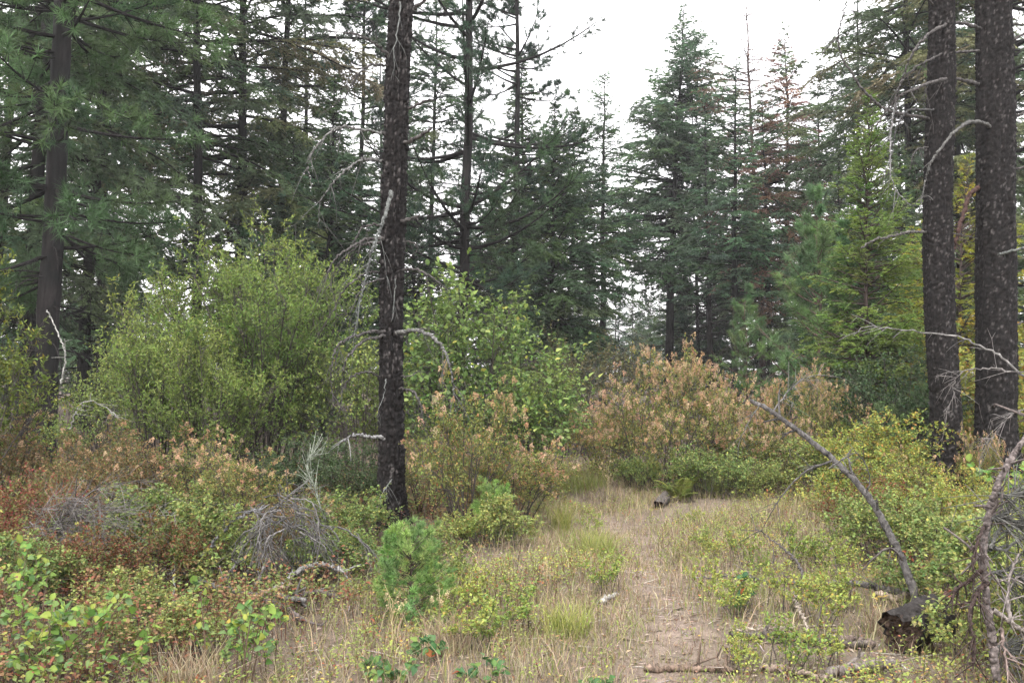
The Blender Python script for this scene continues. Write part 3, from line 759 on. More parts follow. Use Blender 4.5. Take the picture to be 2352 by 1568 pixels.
c2 = [
    ([(2150, 275, 0), (2080, 264, -.3), (2030, 250, -.4), (1985, 210, -.5), (1958, 170, -.5), (1935, 135, -.5), (1925, 85, -.5), (1938, 30, -.5), (1948, -15, -.5)], .022, .008, 14, .32, .3),
    ([(1925, 85, -.5), (1902, 108, -.5), (1880, 140, -.5)], .010, .005, 4, .2, .4),
    ([(2145, 252, -.1), (2085, 255, -.3), (2062, 290, -.4), (2048, 350, -.4), (2046, 400, -.4)], .014, .005, 12, .3, .5, (0.08, 0.08, 0.08)),
    ([(2140, 533, 0), (2085, 533, -.25), (2050, 543, -.4), (2010, 550, -.5), (1978, 571, -.55)], .018, .012, 5, .14, .3, (0.09, 0.085, 0.08)),
    ([(2145, 335, 0), (2102, 348, -.2), (2088, 405, -.3)], .012, .005, 8, .22, .5),
    ([(2165, 536, 0), (2215, 540, -.1), (2245, 548, -.1)], .010, .006, 3, .1),
    ([(2150, 20, 0), (2130, -5, -.2), (2110, -20, -.2)], .016, .01, 3, .1, 0),
    ([(2140, 450, 0), (2110, 458, -.2), (2095, 480, -.2)], .009, .004, 6, .15),
]
charred_tree("charred_larch_tree", 42, 12.4, 1145, [(2197, 1148, 78), (2178, 1000, 69), (2158, 750, 65), (2152, 500, 65), (2158, 250, 60), (2164, 0, 58)], 13,
             "slimmer of the two charred trunks side by side at the right, with arching bare branches", c2, CH, (0.020, 0.036), (.014, .016))
c3 = [
    ([(2265, 70, 0), (2205, 53, -.4), (2165, 60, -.7), (2120, 90, -1), (2092, 130, -1.1), (2075, 175, -1.1), (2060, 215, -1.1), (2046, 250, -1.1)], .026, .008, 14, .35, .4),
    ([(2260, 118, 0), (2195, 120, -.4), (2150, 130, -.7), (2105, 155, -.9), (2070, 185, -.9)], .020, .007, 12, .3, .4),
    ([(2255, 196, 0), (2190, 181, -.5), (2140, 190, -.9), (2090, 210, -1.1), (2055, 232, -1.1), (2012, 290, -1.1)], .026, .010, 14, .35, .4),
    ([(2285, 292, -.1), (2240, 280, -.4), (2210, 290, -.8), (2175, 322, -1), (2142, 368, -1.1), (2128, 402, -1.1), (2120, 450, -1.1)], .026, .008, 8, .25, .4, (0.10, 0.10, 0.095)),
    ([(2060, 225, -1.1), (2048, 290, -1.1), (2044, 380, -1.1), (2056, 432, -1.1), (2092, 472, -1.1)], .013, .004, 14, .3, .5, (0.2, 0.2, 0.2)),
    ([(2256, 425, 0), (2228, 448, -.1), (2211, 500, -.15), (2197, 545, -.2), (2191, 575, -.2)], .032, .022, 2, .1, .4, (0.07, 0.04, 0.035)),
    ([(2305, 62, 0), (2335, 56, -.1), (2375, 60, -.1)], .016, .010, 3, .12),
    ([(2305, 105, 0), (2335, 88, -.1), (2380, 60, -.1)], .022, .014, 3, .12),
    ([(2305, 285, 0), (2335, 268, -.1), (2380, 245, -.1)], .026, .016, 3, .12),
    ([(2305, 398, 0), (2335, 388, -.1), (2380, 380, -.1)], .022, .014, 3, .12),
    ([(2300, 550, 0), (2330, 545, -.1), (2380, 535, -.1)], .016, .012, 3, .12),
    ([(2290, 585, -.2), (2330, 575, -.3), (2380, 562, -.3)], .02, .014, 3, .12, .3, SILV),
    ([(2300, 752, 0), (2330, 745, -.1), (2380, 730, -.1)], .016, .010, 3, .12),
]
charred_tree("charred_larch_tree", 43, 12.9, 1090, [(2300, 1128, 92), (2290, 1000, 89), (2287, 750, 87), (2286, 500, 85), (2284, 250, 82), (2282, 0, 78)], 13,
             "thicker charred trunk, right one of the two side by side near the right edge", c3, CH, (0.021, 0.038), (.0165, .018))

# ------------------------------------------------------------------ broadleaf shrubs
def shrub_skel(rng, H, Rx, ns, n2, n3, base_r=0.25, arch=0.15, dome=0.55, l2=0.28, l3=0.14, up=0.25, low=0.25, zmin=0.55):
    az = rng.random(ns) * 2 * np.pi
    rho = np.sqrt(rng.random(ns))
    b = np.stack([np.cos(az) * rho * base_r * Rx, np.sin(az) * rho * base_r * Rx, np.full(ns, -0.03)], -1)
    az2 = az + rng.normal(size=ns) * 0.35
    r2 = Rx * np.sqrt(rng.random(ns)) * 0.95
    tz = H * (1 - dome * (r2 / Rx) ** 2) * rng.uniform(zmin, 1.0, ns)
    p2 = np.stack([np.cos(az2) * r2, np.sin(az2) * r2, tz], -1)
    p1 = b + (p2 - b) * 0.5; p1[:, 2] += arch * H
    i2 = np.repeat(np.arange(ns), n2); m = len(i2)
    t = low + (1 - low) * rng.random(m) ** 0.8
    a, tn = bez_at(b[i2], p1[i2], p2[i2], t)
    d = norm(tn * 0.7 + unit(rng, m) * 0.9 + np.array([0, 0, up]))
    L = l2 * H * rng.uniform(0.4, 1.2, m) * (1.25 - 0.6 * t)
    a2 = a + d * L[:, None]; a1 = a + d * L[:, None] * 0.5 + unit(rng, m) * (0.08 * L)[:, None]
    a2[:, 2] = np.maximum(a2[:, 2], 0.04); 
    i3 = np.repeat(np.arange(m), n3); k = len(i3)
    t3 = 0.15 + 0.85 * rng.random(k)
    c, tn3 = bez_at(a[i3], a1[i3], a2[i3], t3)
    d3 = norm(tn3 * 0.8 + unit(rng, k) * 0.8 + np.array([0, 0, up * 0.8]))
    L3 = l3 * H * rng.uniform(0.4, 1.25, k)
    c2 = c + d3 * L3[:, None]; c2[:, 2] = np.maximum(c2[:, 2], 0.03); c1_ = c + d3 * L3[:, None] * 0.5
    return (b, p1, p2), (a, a1, a2, L), (c, c1_, c2, L3)

def shrub_leaves(rng, A, per, cols, wts, L, W, jit=0.18, tmin=0.2, flat=0.6, spread=0.9, droop=0.1, top_col=None, H=1.0):
    c, c1_, c2, L3 = A
    k = len(c); ii = np.repeat(np.arange(k), per); n = len(ii)
    t = tmin + (1 - tmin) * rng.random(n)
    pos, tn = bez_at(c[ii], c1_[ii], c2[ii], t)
    d = norm(tn * 0.6 + unit(rng, n) * spread + np.array([0, 0, -droop]))
    up = norm(np.array([0, 0, 1.0]) * flat + unit(rng, n) * (1.1 - flat) + np.array([1e-3, 2e-3, 0]))
    col = pal(rng, n, cols, wts, jit)
    if top_col is not None:                       # leaves paler, yellower upward: light on the crown top put into colour
        f = np.clip((pos[:, 2] / H - 0.55) / 0.4, 0, 1) * rng.random(n)
        tc = pal(rng, n, top_col, None, jit)
        col = col * (1 - f[:, None]) + tc * f[:, None]
    return pos, d, up, L * rng.uniform(0.6, 1.25, n), W * rng.uniform(0.7, 1.2, n), col

def stems_geo(A, B, C, r, col=(0.07, 0.06, 0.055), k3=True):
    g = Geo()
    b, p1, p2 = A
    tubes(g, bez(b, p1, p2, 7), r * np.linspace(1, 0.3, 7)[None] * np.ones((len(b), 1)), 5, np.array(col))
    a, a1, a2, L = B
    tubes(g, bez(a, a1, a2, 4), r * 0.35 * np.linspace(1, 0.35, 4)[None] * np.ones((len(a), 1)), 3, np.array(col) * 1.1, cap=False)
    if k3:
        c, c1_, c2, L3 = C
        tubes(g, np.stack([c, c2], 1), r * 0.13 * np.linspace(1, 0.5, 2)[None] * np.ones((len(c), 1)), 3, np.array(col) * 1.2, cap=False)
    return g

def plumes_geo(rng, tips, dirs, n_per=70, L=0.10, R=0.055, cols=((0.45, 0.305, 0.19), (0.51, 0.36, 0.24), (0.39, 0.25, 0.15)), sz=0.015):
    g = Geo(); m = len(tips)
    d = norm(dirs + np.array([0, 0, 0.15]) + unit(rng, m) * 0.7)
    Lp = L * rng.uniform(0.5, 1.25, m)
    tc = pal(rng, m, cols, None, 0.15)
    ii = np.repeat(np.arange(m), n_per); n = len(ii)
    t = rng.random(n)
    rr = R * (1.05 - t) * np.sqrt(rng.random(n)) * (Lp[ii] / L)
    off = norm(np.cross(d[ii], unit(rng, n)))
    pos = tips[ii] + d[ii] * (t * Lp[ii])[:, None] + off * rr[:, None]
    col = np.clip(tc[ii] * (1 + 0.22 * rng.normal(size=(n, 1))), 0.02, 0.8)
    slivers(g, pos, off + unit(rng, n) * 0.8, sz * rng.uniform(0.6, 1.5, n), sz * 0.75, col, rng)
    return g

SH = {}
def shrub_proto(key, seed, H, Rx, ns, n2, n3, per, cols, wts, L, W, r=0.011, wood=(0.055, 0.048, 0.044), big=False, plume=0, top_col=None, skel={}, leaf={}, pl={}, dry=None):
    rng = rs(seed)
    A, B, C = shrub_skel(rng, H, Rx, ns, n2, n3, **skel)
    parts = [("stems", stems_geo(A, B, C, r, wood).mesh(key + "_stem", M_TWIG, True))]
    arr = shrub_leaves(rng, C, per, cols, wts, L, W, top_col=top_col, H=H, **leaf)
    g = Geo(); leaves(g, *arr, big=big)
    parts.append(("foliage", g.mesh(key + "_leaf", M_LEAF)))
    if plume:
        tips = np.concatenate([B[2], C[2]]); dr = norm(np.concatenate([B[2] - B[0], C[2] - C[0]]))
        rr = np.hypot(tips[:, 0], tips[:, 1]) / Rx; hh = tips[:, 2] / H
        score = hh + 0.6 * rr * (hh > 0.25) + rng.random(len(tips)) * 0.7
        ix = np.argsort(-score)[:plume]
        parts.append(("flower_plumes", plumes_geo(rng, tips[ix], dr[ix], **pl).mesh(key + "_plume", M_DRY)))
    SH[key] = (parts, H)

def shrub(key, name, p, H, rz, label, group=None, sx=1.0, tilt=0.0):
    parts, H0 = SH[key]
    o = thing(name, p, label, "shrub", group, rz)
    s = H / H0
    o.scale = (s * sx, s * sx, s)
    if tilt: o.rotation_euler = (0, tilt, rz)
    for nme, me in parts:
        link(nme, me, o, kind="stuff")
    return o

WIL = [(0.18, 0.255, 0.072), (0.16, 0.23, 0.066), (0.205, 0.27, 0.085), (0.25, 0.28, 0.10)]
WIL_T = [(0.29, 0.32, 0.08), (0.25, 0.28, 0.07), (0.33, 0.35, 0.13)]
HAZ = [(0.135, 0.20, 0.07), (0.16, 0.23, 0.075), (0.20, 0.27, 0.09), (0.115, 0.17, 0.065), (0.30, 0.30, 0.08)]
SNO = [(0.21, 0.27, 0.10), (0.16, 0.22, 0.08), (0.27, 0.32, 0.11), (0.32, 0.31, 0.11), (0.21, 0.19, 0.09)]
YEL = [(0.37, 0.38, 0.105), (0.29, 0.33, 0.095), (0.36, 0.28, 0.085), (0.19, 0.24, 0.075), (0.38, 0.22, 0.09)]
REDC = [(0.19, 0.065, 0.05), (0.16, 0.075, 0.05), (0.13, 0.15, 0.055), (0.18, 0.12, 0.06), (0.24, 0.085, 0.065)]
OCE = [(0.15, 0.19, 0.06), (0.20, 0.22, 0.075), (0.29, 0.25, 0.09), (0.30, 0.18, 0.09), (0.13, 0.15, 0.055)]
BRN = [(0.19, 0.13, 0.07), (0.22, 0.14, 0.075), (0.15, 0.15, 0.06), (0.13, 0.16, 0.055), (0.26, 0.18, 0.10)]
DKG = [(0.05, 0.085, 0.04), (0.07, 0.105, 0.045), (0.09, 0.12, 0.06), (0.05, 0.07, 0.035)]

shrub_proto("willow", 51, 3.55, 1.55, 46, 15, 6, 9, WIL, [4, 4, 3, 1], 0.058, 0.019, r=0.014, top_col=WIL_T, skel=dict(dome=0.42, up=0.5, l2=0.21, l3=0.085, low=0.12, zmin=0.6), leaf=dict(flat=0.4, spread=0.75))
shrub_proto("willow_low", 52, 2.7, 1.15, 26, 13, 6, 8, WIL, [4, 4, 3, 2], 0.055, 0.018, r=0.012, top_col=WIL_T, skel=dict(dome=0.45, up=0.5, l2=0.22, l3=0.10, low=0.12), leaf=dict(flat=0.4, spread=0.75))
shrub_proto("hazel", 53, 3.0, 1.5, 24, 11, 5, 6, HAZ, [4, 4, 3, 2, 0.5], 0.058, 0.044, r=0.013, big=True, top_col=[(0.22, 0.29, 0.085), (0.26, 0.31, 0.10)], skel=dict(dome=0.6, up=0.15, l2=0.26, l3=0.12), leaf=dict(flat=0.75, spread=0.9, droop=0.25))
shrub_proto("ocean_big", 54, 2.0, 1.9, 60, 9, 5, 8, OCE, [5, 4, 2.5, .8, 2], 0.040, 0.027, r=0.009, plume=640, skel=dict(dome=0.72, zmin=.72, up=0.02, l2=0.26, l3=0.12, base_r=0.45))
shrub_proto("ocean_mid", 55, 1.6, 1.0, 26, 9, 5, 8, OCE, [4, 3, 2, 1.5, 2], 0.038, 0.025, r=0.009, plume=130, skel=dict(dome=0.5, up=0.2, l2=0.26, l3=0.12, base_r=0.3))
shrub_proto("ocean_tall", 56, 1.75, 0.85, 20, 8, 5, 7, OCE, [5, 3, 1.5, 1, 3], 0.038, 0.025, r=0.010, plume=60, skel=dict(dome=0.5, up=0.25, l2=0.25, l3=0.12, base_r=0.2, low=0.35))
shrub_proto("brown", 57, 1.3, 0.9, 26, 8, 5, 8, BRN, None, 0.034, 0.022, r=0.007, plume=9, skel=dict(dome=0.5, l2=0.28, l3=0.13, base_r=0.4))
shrub_proto("snow", 58, 0.8, 0.6, 26, 7, 5, 7, SNO, [4, 3, 3, 1.5, 1], 0.034, 0.026, r=0.005, skel=dict(dome=0.5, l2=0.3, l3=0.15, base_r=0.5), leaf=dict(flat=0.75))
shrub_proto("snow_b", 59, 0.6, 0.55, 24, 7, 5, 7, SNO, [3, 3, 3, 2, 2], 0.032, 0.025, r=0.004, skel=dict(dome=0.5, l2=0.32, l3=0.16, base_r=0.6), leaf=dict(flat=0.75))
shrub_proto("yellow", 60, 0.95, 0.7, 26, 7, 5, 7, YEL, [3, 4, 1.5, 4, 0.8], 0.036, 0.027, r=0.005, skel=dict(dome=0.5, l2=0.3, l3=0.15, base_r=0.5), leaf=dict(flat=0.75))
shrub_proto("rose", 61, 0.7, 0.55, 20, 6, 5, 7, REDC, [2, 2, 4, 4, .8], 0.028, 0.017, r=0.004, wood=(0.09, 0.035, 0.03), skel=dict(dome=0.5, l2=0.3, l3=0.16, base_r=0.5))
shrub_proto("dark_leaf", 62, 1.6, 0.9, 22, 9, 5, 7, DKG, None, 0.046, 0.028, r=0.008, skel=dict(dome=0.5, l2=0.25, l3=0.12))
shrub_proto("edge_willow", 63, 3.0, 1.0, 24, 12, 6, 7, [(0.16, 0.19, 0.045), (0.12, 0.15, 0.04), (0.20, 0.22, 0.06), (0.24, 0.21, 0.05)], [4, 4, 2, 1], 0.065, 0.024, r=0.012, skel=dict(dome=0.4, up=0.4, l2=0.22, l3=0.09))
shrub_proto("grey_leaf", 64, 1.5, 0.9, 16, 8, 5, 5, [(0.09, 0.095, 0.05), (0.12, 0.11, 0.05), (0.08, 0.09, 0.045)], None, 0.034, 0.022, r=0.008, skel=dict(dome=0.45, l2=0.26, l3=0.12))

shrub("willow", "willow_shrub", GD(610, 13.4), 3.65, 0.3, "tall rounded yellow-green willow bush, largest shrub at the left")
shrub("willow_low", "willow_shrub", GD(365, 13.0), 2.75, 1.7, "lower willow bush forming the left shoulder of the tall willow")
shrub("willow_low", "willow_shrub", GD(490, 12.2), 2.2, 2.9, "small willow bush in front of the tall willow's left flank")
shrub("edge_willow", "willow_shrub", GD(-75, 10.0), 2.65, 0.9, "bright leafy willow cut off by the left edge, in front of the big pine")
shrub("hazel", "hazel_shrub", GD(1065, 12.6), 3.15, 0.5, "tall light-green shrub with large round leaves right of the charred centre trunk")
shrub("hazel", "hazel_shrub", GD(840, 12.9), 2.25, 2.4, "round-leaved light-green shrub between the willow and the charred centre trunk", sx=0.9)
shrub("hazel", "hazel_shrub", GD(1250, 12.2), 1.95, 3.7, "round-leaved green shrub spreading toward the clearing behind the orange-plumed bush", sx=1.0)
shrub("hazel", "hazel_shrub", GD(240, 14.5), 1.9, 5.1, "round-leaved shrub glimpsed behind the left flank of the willows", sx=0.8)
shrub("grey_leaf", "willow_shrub", GD(1300, 19.0), 2.6, 0.4, "tall airy olive shrub under the slim lone fir")
shrub("grey_leaf", "willow_shrub", GD(1385, 22.0), 2.5, 2.4, "thin olive shrub at the foot of the slim lone fir")
shrub("ocean_tall", "plumed_shrub", GD(1070, 9.3), 1.62, 0.0, "orange-plumed bush standing right of the charred centre trunk's foot", sx=0.72)
shrub("ocean_tall", "plumed_shrub", GD(975, 10.6), .95, 2.0, "small leafy bush at the charred centre trunk's foot, few plumes")
shrub("ocean_mid", "plumed_shrub", GD(1165, 10.3), 1.15, 4.0, "low plumed bush right of the orange-plumed bush beside the clearing")
shrub("ocean_big", "plumed_shrub", GD(1540, 13.6), 2.0, 0.2, "widest mound-shaped bush covered in orange-brown plumes beyond the clearing", sx=0.72)
shrub("ocean_mid", "plumed_shrub", GD(1400, 14.9), 1.35, 1.0, "orange-plumed bush at the left shoulder of the widest plumed mound")
shrub("ocean_big", "plumed_shrub", GD(1850, 14.4), 1.7, 2.2, "orange-plumed bush right of the widest plumed mound, behind the leaning dead sapling", sx=0.6)
shrub("ocean_mid", "plumed_shrub", GD(1720, 13.6), 1.1, 3.3, "low plumed bush between the two large plumed mounds")
shrub("snow", "snowberry_shrub", GD(1620, 12.1), 0.68, 0.4, "fresh green low shrub in front of the widest plumed mound", sx=1.1)
shrub("snow", "snowberry_shrub", GD(1735, 12.5), 0.5, 1.9, "green low shrub at the back edge of the clearing below the leaning sapling's tip", sx=1.1)
shrub("snow", "snowberry_shrub", GD(1470, 12.9), 0.5, 3.0, "green low shrub at the left end of the widest plumed mound")
shrub("snow_b", "snowberry_shrub", GD(1850, 12.8), 0.6, 4.2, "green low shrub under the middle of the leaning dead sapling", sx=1.1)
shrub("dark_leaf", "dark_leaved_shrub", GD(2040, 14.6), 1.95, 0.3, "dark glossy-leaved shrub left of the slimmer charred trunk")
shrub("dark_leaf", "dark_leaved_shrub", GD(1965, 16.5), 1.7, 1.3, "dark shrub in shade at the foot of the bright green larch")
shrub("yellow", "yellowing_shrub", GD(2060, 12.2), 1.0, 1.0, "yellowing shrub left of the slimmer charred trunk's foot", sx=1.1)
shrub("yellow", "yellowing_shrub", GD(1965, 12.4), 1.0, 2.0, "yellowing shrub right of the leaning dead sapling's middle")
shrub("brown", "browning_shrub", GD(2075, 10.6), .75, 2.8, "shrub with orange and yellow leaves below the slimmer charred trunk")
shrub("yellow", "yellowing_shrub", GD(2110, 9.3), 0.6, 3.1, "yellow-green shrub directly right of the leaning sapling's upper curve", sx=1.1)
shrub("yellow", "yellowing_shrub", GD(2230, 10.2), 0.55, 4.0, "yellow-green shrub below the foot of the two charred trunks")
shrub("ocean_mid", "plumed_shrub", GD(2250, 12.0), 1.0, 5.0, "plumed shrub with one large straw plume between the two charred trunks' feet", sx=0.45)
shrub("yellow", "yellowing_shrub", GD(2245, 15.6), 2.0, 5.3, "yellow-leaved shrub seen low between the two charred trunks")
shrub("yellow", "yellowing_shrub", GD(2390, 14.2), 2.1, 0.7, "yellow-leaved shrub at the right edge behind the thicker charred trunk")
shrub("snow", "snowberry_shrub", GD(2160, 7.9), 0.6, 5.5, "green low shrub between the leaning sapling's base and the lichen-grey snag", sx=1.1)
shrub("snow_b", "snowberry_shrub", GD(2200, 6.6), 0.55, 0.5, "bright green low shrub right of the rotten log piece", sx=1.0)
shrub("snow", "snowberry_shrub", GD(2040, 8.4), 0.7, 1.5, "low shrub just left of the leaning sapling's lower stem")
shrub("rose", "red_leaved_shrub", GD(1990, 9.2), 0.6, 2.2, "reddish low shrub under the curve of the leaning sapling")
shrub("yellow", "yellowing_shrub", GD(1985, 10.4), 0.75, 0.2, "pale yellow-green shrub behind the reddish one under the leaning sapling")
# thicket at the left
shrub("brown", "browning_shrub", GD(265, 10.8), 1.1, 0.2, "rust-brown shrub in front of the big pine's foot, below the willows", sx=1.0)
shrub("brown", "browning_shrub", GD(345, 10.2), 1.0, 1.4, "brown and green shrub right of the rust-brown one, below the lower willow")
shrub("brown", "browning_shrub", GD(-10, 10.8), 1.1, 2.3, "brown-leaved shrub at the left edge below the bright willow")
shrub("brown", "browning_shrub", GD(170, 9.6), .9, 3.3, "brown shrub at the left, behind the fan of dry twigs")
shrub("ocean_tall", "plumed_shrub", GD(480, 9.8), 1.0, 3.9, "mixed green shrub with a few orange plumes below the willow's middle", sx=1.0)
shrub("ocean_tall", "plumed_shrub", GD(560, 8.8), .95, 4.9, "shrub with a few bright plumes just left of the grey brush heap", sx=1.0)
shrub("dark_leaf", "dark_leaved_shrub", GD(700, 10.9), .9, 5.9, "dark green shrub under the willow, behind the grey brush heap", sx=1.2)
shrub("dark_leaf", "dark_leaved_shrub", GD(800, 10.4), .85, 0.9, "dark green shrub left of the charred centre trunk's lower stem", sx=1.2)
shrub("snow", "snowberry_shrub", GD(790, 8.9), 0.6, 1.8, "green low shrub at the left of the charred centre trunk's foot", sx=1.1)
shrub("snow", "snowberry_shrub", GD(430, 8.7), 0.6, 2.7, "green low shrub between the fan of dry twigs and the grey brush heap", sx=1.1)
shrub("rose", "red_leaved_shrub", GD(45, 8.0), 0.7, 0.6, "crimson-leaved shrub at the left edge above the fan of dry twigs", sx=1.1)
shrub("rose", "red_leaved_shrub", GD(375, 7.2), 0.6, 3.6, "rust-red shrub with upright stems left of the grey pole", sx=1.0)
shrub("rose", "red_leaved_shrub", GD(215, 6.9), 0.5, 4.6, "dull red shrub behind the large-leaved plant in the lower left corner", sx=1.1)
shrub("snow_b", "snowberry_shrub", GD(60, 6.6), 0.42, 5.2, "olive low shrub at the left edge above the large-leaved corner plant", sx=1.1)
shrub("snow_b", "snowberry_shrub", GD(300, 6.2), 0.34, 2.1, "olive low shrub right of the large-leaved plant in the corner", sx=1.1)
shrub("snow_b", "snowberry_shrub", GD(400, 5.7), 0.3, 1.1, "yellowish low shrub between the two large-leaved plants at the bottom", sx=1.1)
shrub("snow_b", "snowberry_shrub", GD(460, 7.6), 0.55, 5.8, "green low shrub at the foot of the grey pole", sx=1.1)
shrub("snow", "snowberry_shrub", GD(770, 7.6), 0.5, 4.4, "green low shrub left of the small fir, right of the brush heap")
shrub("rose", "red_leaved_shrub", GD(150, 8.4), 0.6, 1.6, "brownish red shrub under the fan of dry twigs")
shrub("snow_b", "snowberry_shrub", GD(270, 8.2), 0.6, 0.6, "green low shrub below the brown shrubs at the left", sx=1.2)
shrub("brown", "browning_shrub", GD(700, 8.0), 0.55, 0.9, "low brown-leaved shrub under the grey brush heap", sx=1.1)
shrub("snow_b", "snowberry_shrub", GD(1130, 8.7), 0.42, 0.9, "low olive shrub at the clearing's edge right of the small fir", sx=1.1)
shrub("snow_b", "snowberry_shrub", GD(1010, 7.6), 0.4, 2.9, "low dark shrub directly behind the small fir")
shrub("snow_b", "snowberry_shrub", GD(2290, 5.6), 0.5, 3.9, "low green shrub at the foot of the lichen-grey snag")
shrub("snow", "snowberry_shrub", GD(2350, 6.6), 0.8, 4.9, "green shrub at the right edge behind the lichen-grey snag")
shrub("snow", "snowberry_shrub", GD(2345, 8.6), 0.6, 5.9, "green shrub right of the yellow-green shrub under the charred trunks")

shrub_proto("sprig", 65, .32, .2, 7, 5, 4, 5, [(0.24, 0.31, 0.09), (0.30, 0.35, 0.10), (0.19, 0.25, 0.08), (0.35, 0.30, 0.09), (0.33, 0.17, 0.09)], [5, 4, 4, 1, .5], .022, .015, r=.0028, skel=dict(dome=.3, l2=.3, l3=.16, base_r=.5, up=.4), leaf=dict(flat=.7))
rng = rs(66)
for i in range(34):
    for _ in range(50):
        u, v = (rng.uniform(1640, 1960), rng.uniform(1300, 1450)) if i < 12 else (rng.uniform(900, 1950), rng.uniform(1180, 1560))
        p = G(u, v)
        if abs(p[0] - path_x(p[1])) > .28: break
    shrub("sprig", "leafy_sprig", p, rng.uniform(.16, .34), rng.uniform(0, 6), "small yellow-green leafy sprig growing in the dry grass of the clearing", "leafy sprigs dotted over the clearing", sx=rng.uniform(.8, 1.3))

# saplings of fir
def sapling(name, seed, p, H, Lmax, label, cols, npt=22):
    tg, lg, ng = pine(seed, H, H * 0.12, int(52 + 30 * H), Lmax, 0.011 + 0.008 * H, cols, subs=(5, 8), tufts=(1, 3), npt=npt, nd=(0.042, 0.0028 * 30 / npt), sag=0.0, up=0.14, e_bot=-2, e_top=58,
                      prof=lambda t: (1 - t) ** 0.8 * np.clip(.75 + 1.5 * t, 0, 1) * 1.15 + .05, start=0.25, sub_f=0.35, wood=(0.07, 0.055, 0.045), wig=0.004, lr=0.28)
    o = thing(name, p, label, "sapling")
    link("trunk", tg.mesh("sapling_trunk", M_BARK, True), o)
    link("limbs", lg.mesh("sapling_limb", M_BARK), o, kind="stuff")
    link("needles", ng.mesh("sapling_needle", M_NEEDLE), o, kind="stuff")
SAP = [(0.21, 0.32, 0.115), (0.185, 0.29, 0.11), (0.25, 0.36, 0.125)]
sapling("fir_sapling", 71, G(943, 1432), 0.50, 0.34, "soft green knee-high fir sapling standing alone in front of the charred centre trunk", SAP)
sapling("fir_sapling", 72, GD(1132, 9.1), 0.36, 0.16, "tiny fir sapling beneath the orange-plumed bush", SAP)
sapling("fir_sapling", 73, GD(2030, 13.2), 0.95, 0.55, "feathery young fir left of the slimmer charred trunk, among yellow shrubs", [(0.09, 0.15, 0.075), (0.11, 0.17, 0.075)], 14)
sapling("fir_sapling", 74, GD(2118, 14.0), 1.1, 0.5, "feathery young fir close behind the slimmer charred trunk's foot", [(0.09, 0.15, 0.075), (0.11, 0.17, 0.075)], 14)

# ------------------------------------------------------------------ dead wood
def dead_thing(name, pts, r0, r1, seed, label, cat="branch", twigs=8, tl=0.25, col=(0.16, 0.15, 0.145), hang=0.2, mat=None, jit=0.012, sub=2, group=None, extra=()):
    pts = np.array(pts)
    base = pts[0].copy()
    o = thing(name, base, label, cat, group)
    add_branch("stem", dead_branch_geo(pts - base, r0, r1, seed, twigs, tl, col, hang, sub, jit), o, mat or M_DEAD)
    for i, (bp, a, b, tw, l2, *c) in enumerate(extra):
        bp = np.array(bp) - base
        add_branch("side_branch", dead_branch_geo(bp, a, b, seed * 10 + i, tw, l2, c[0] if c else col, hang, sub, jit), o, mat or M_DEAD)
    return o

def W(lst, Y):
    return [P(u, v, Y + d) for (u, v, d) in lst]

# leaning dead sapling that arches over the clearing
b0 = G(2112, 1425); Yb = b0[1]
o = dead_thing("leaning_dead_sapling", [b0 - np.array([0, 0, .03])] + W([(2100, 1365, 0), (2072, 1285, .05), (2040, 1220, .1), (1994, 1140, .2), (1918, 1058, .35), (1828, 985, .5), (1765, 940, .6), (1724, 921, .65)], Yb), .031, .015, 301,
           "slender dead sapling with checked grey bark bent in an arch over the clearing's right side", "dead tree", twigs=6, tl=0.16, col=(0.085, 0.08, 0.078), jit=0.004,
           extra=[(W([(1918, 1058, .35), (1870, 1072, .3), (1835, 1095, .25), (1795, 1140, .2), (1770, 1180, .2)], Yb), .009, .003, 10, .2),
                  (W([(1905, 1075, .3), (1935, 1055, .2), (1965, 1040, .1)], Yb), .007, .003, 8, .16, (0.15, 0.145, 0.14)),
                  (W([(1775, 945, .6), (1810, 900, .6), (1850, 868, .6), (1885, 860, .6)], Yb), .008, .002, 16, .22, (0.15, 0.145, 0.14)),
                  (W([(2072, 1285, 0), (2045, 1258, -.1), (2010, 1278, -.15), (1980, 1310, -.15)], Yb), .008, .005, 2, .1, (0.08, 0.07, 0.065)),
                  (W([(1990, 1135, .1), (1998, 1100, .1), (1985, 1060, .1), (1968, 1040, .1)], Yb), .006, .003, 6, .14, (0.08, 0.075, 0.07)),
                  (W([(1745, 930, .6), (1725, 960, .6), (1700, 1010, .6)], Yb), .005, .002, 8, .14, (0.11, 0.11, 0.105))])

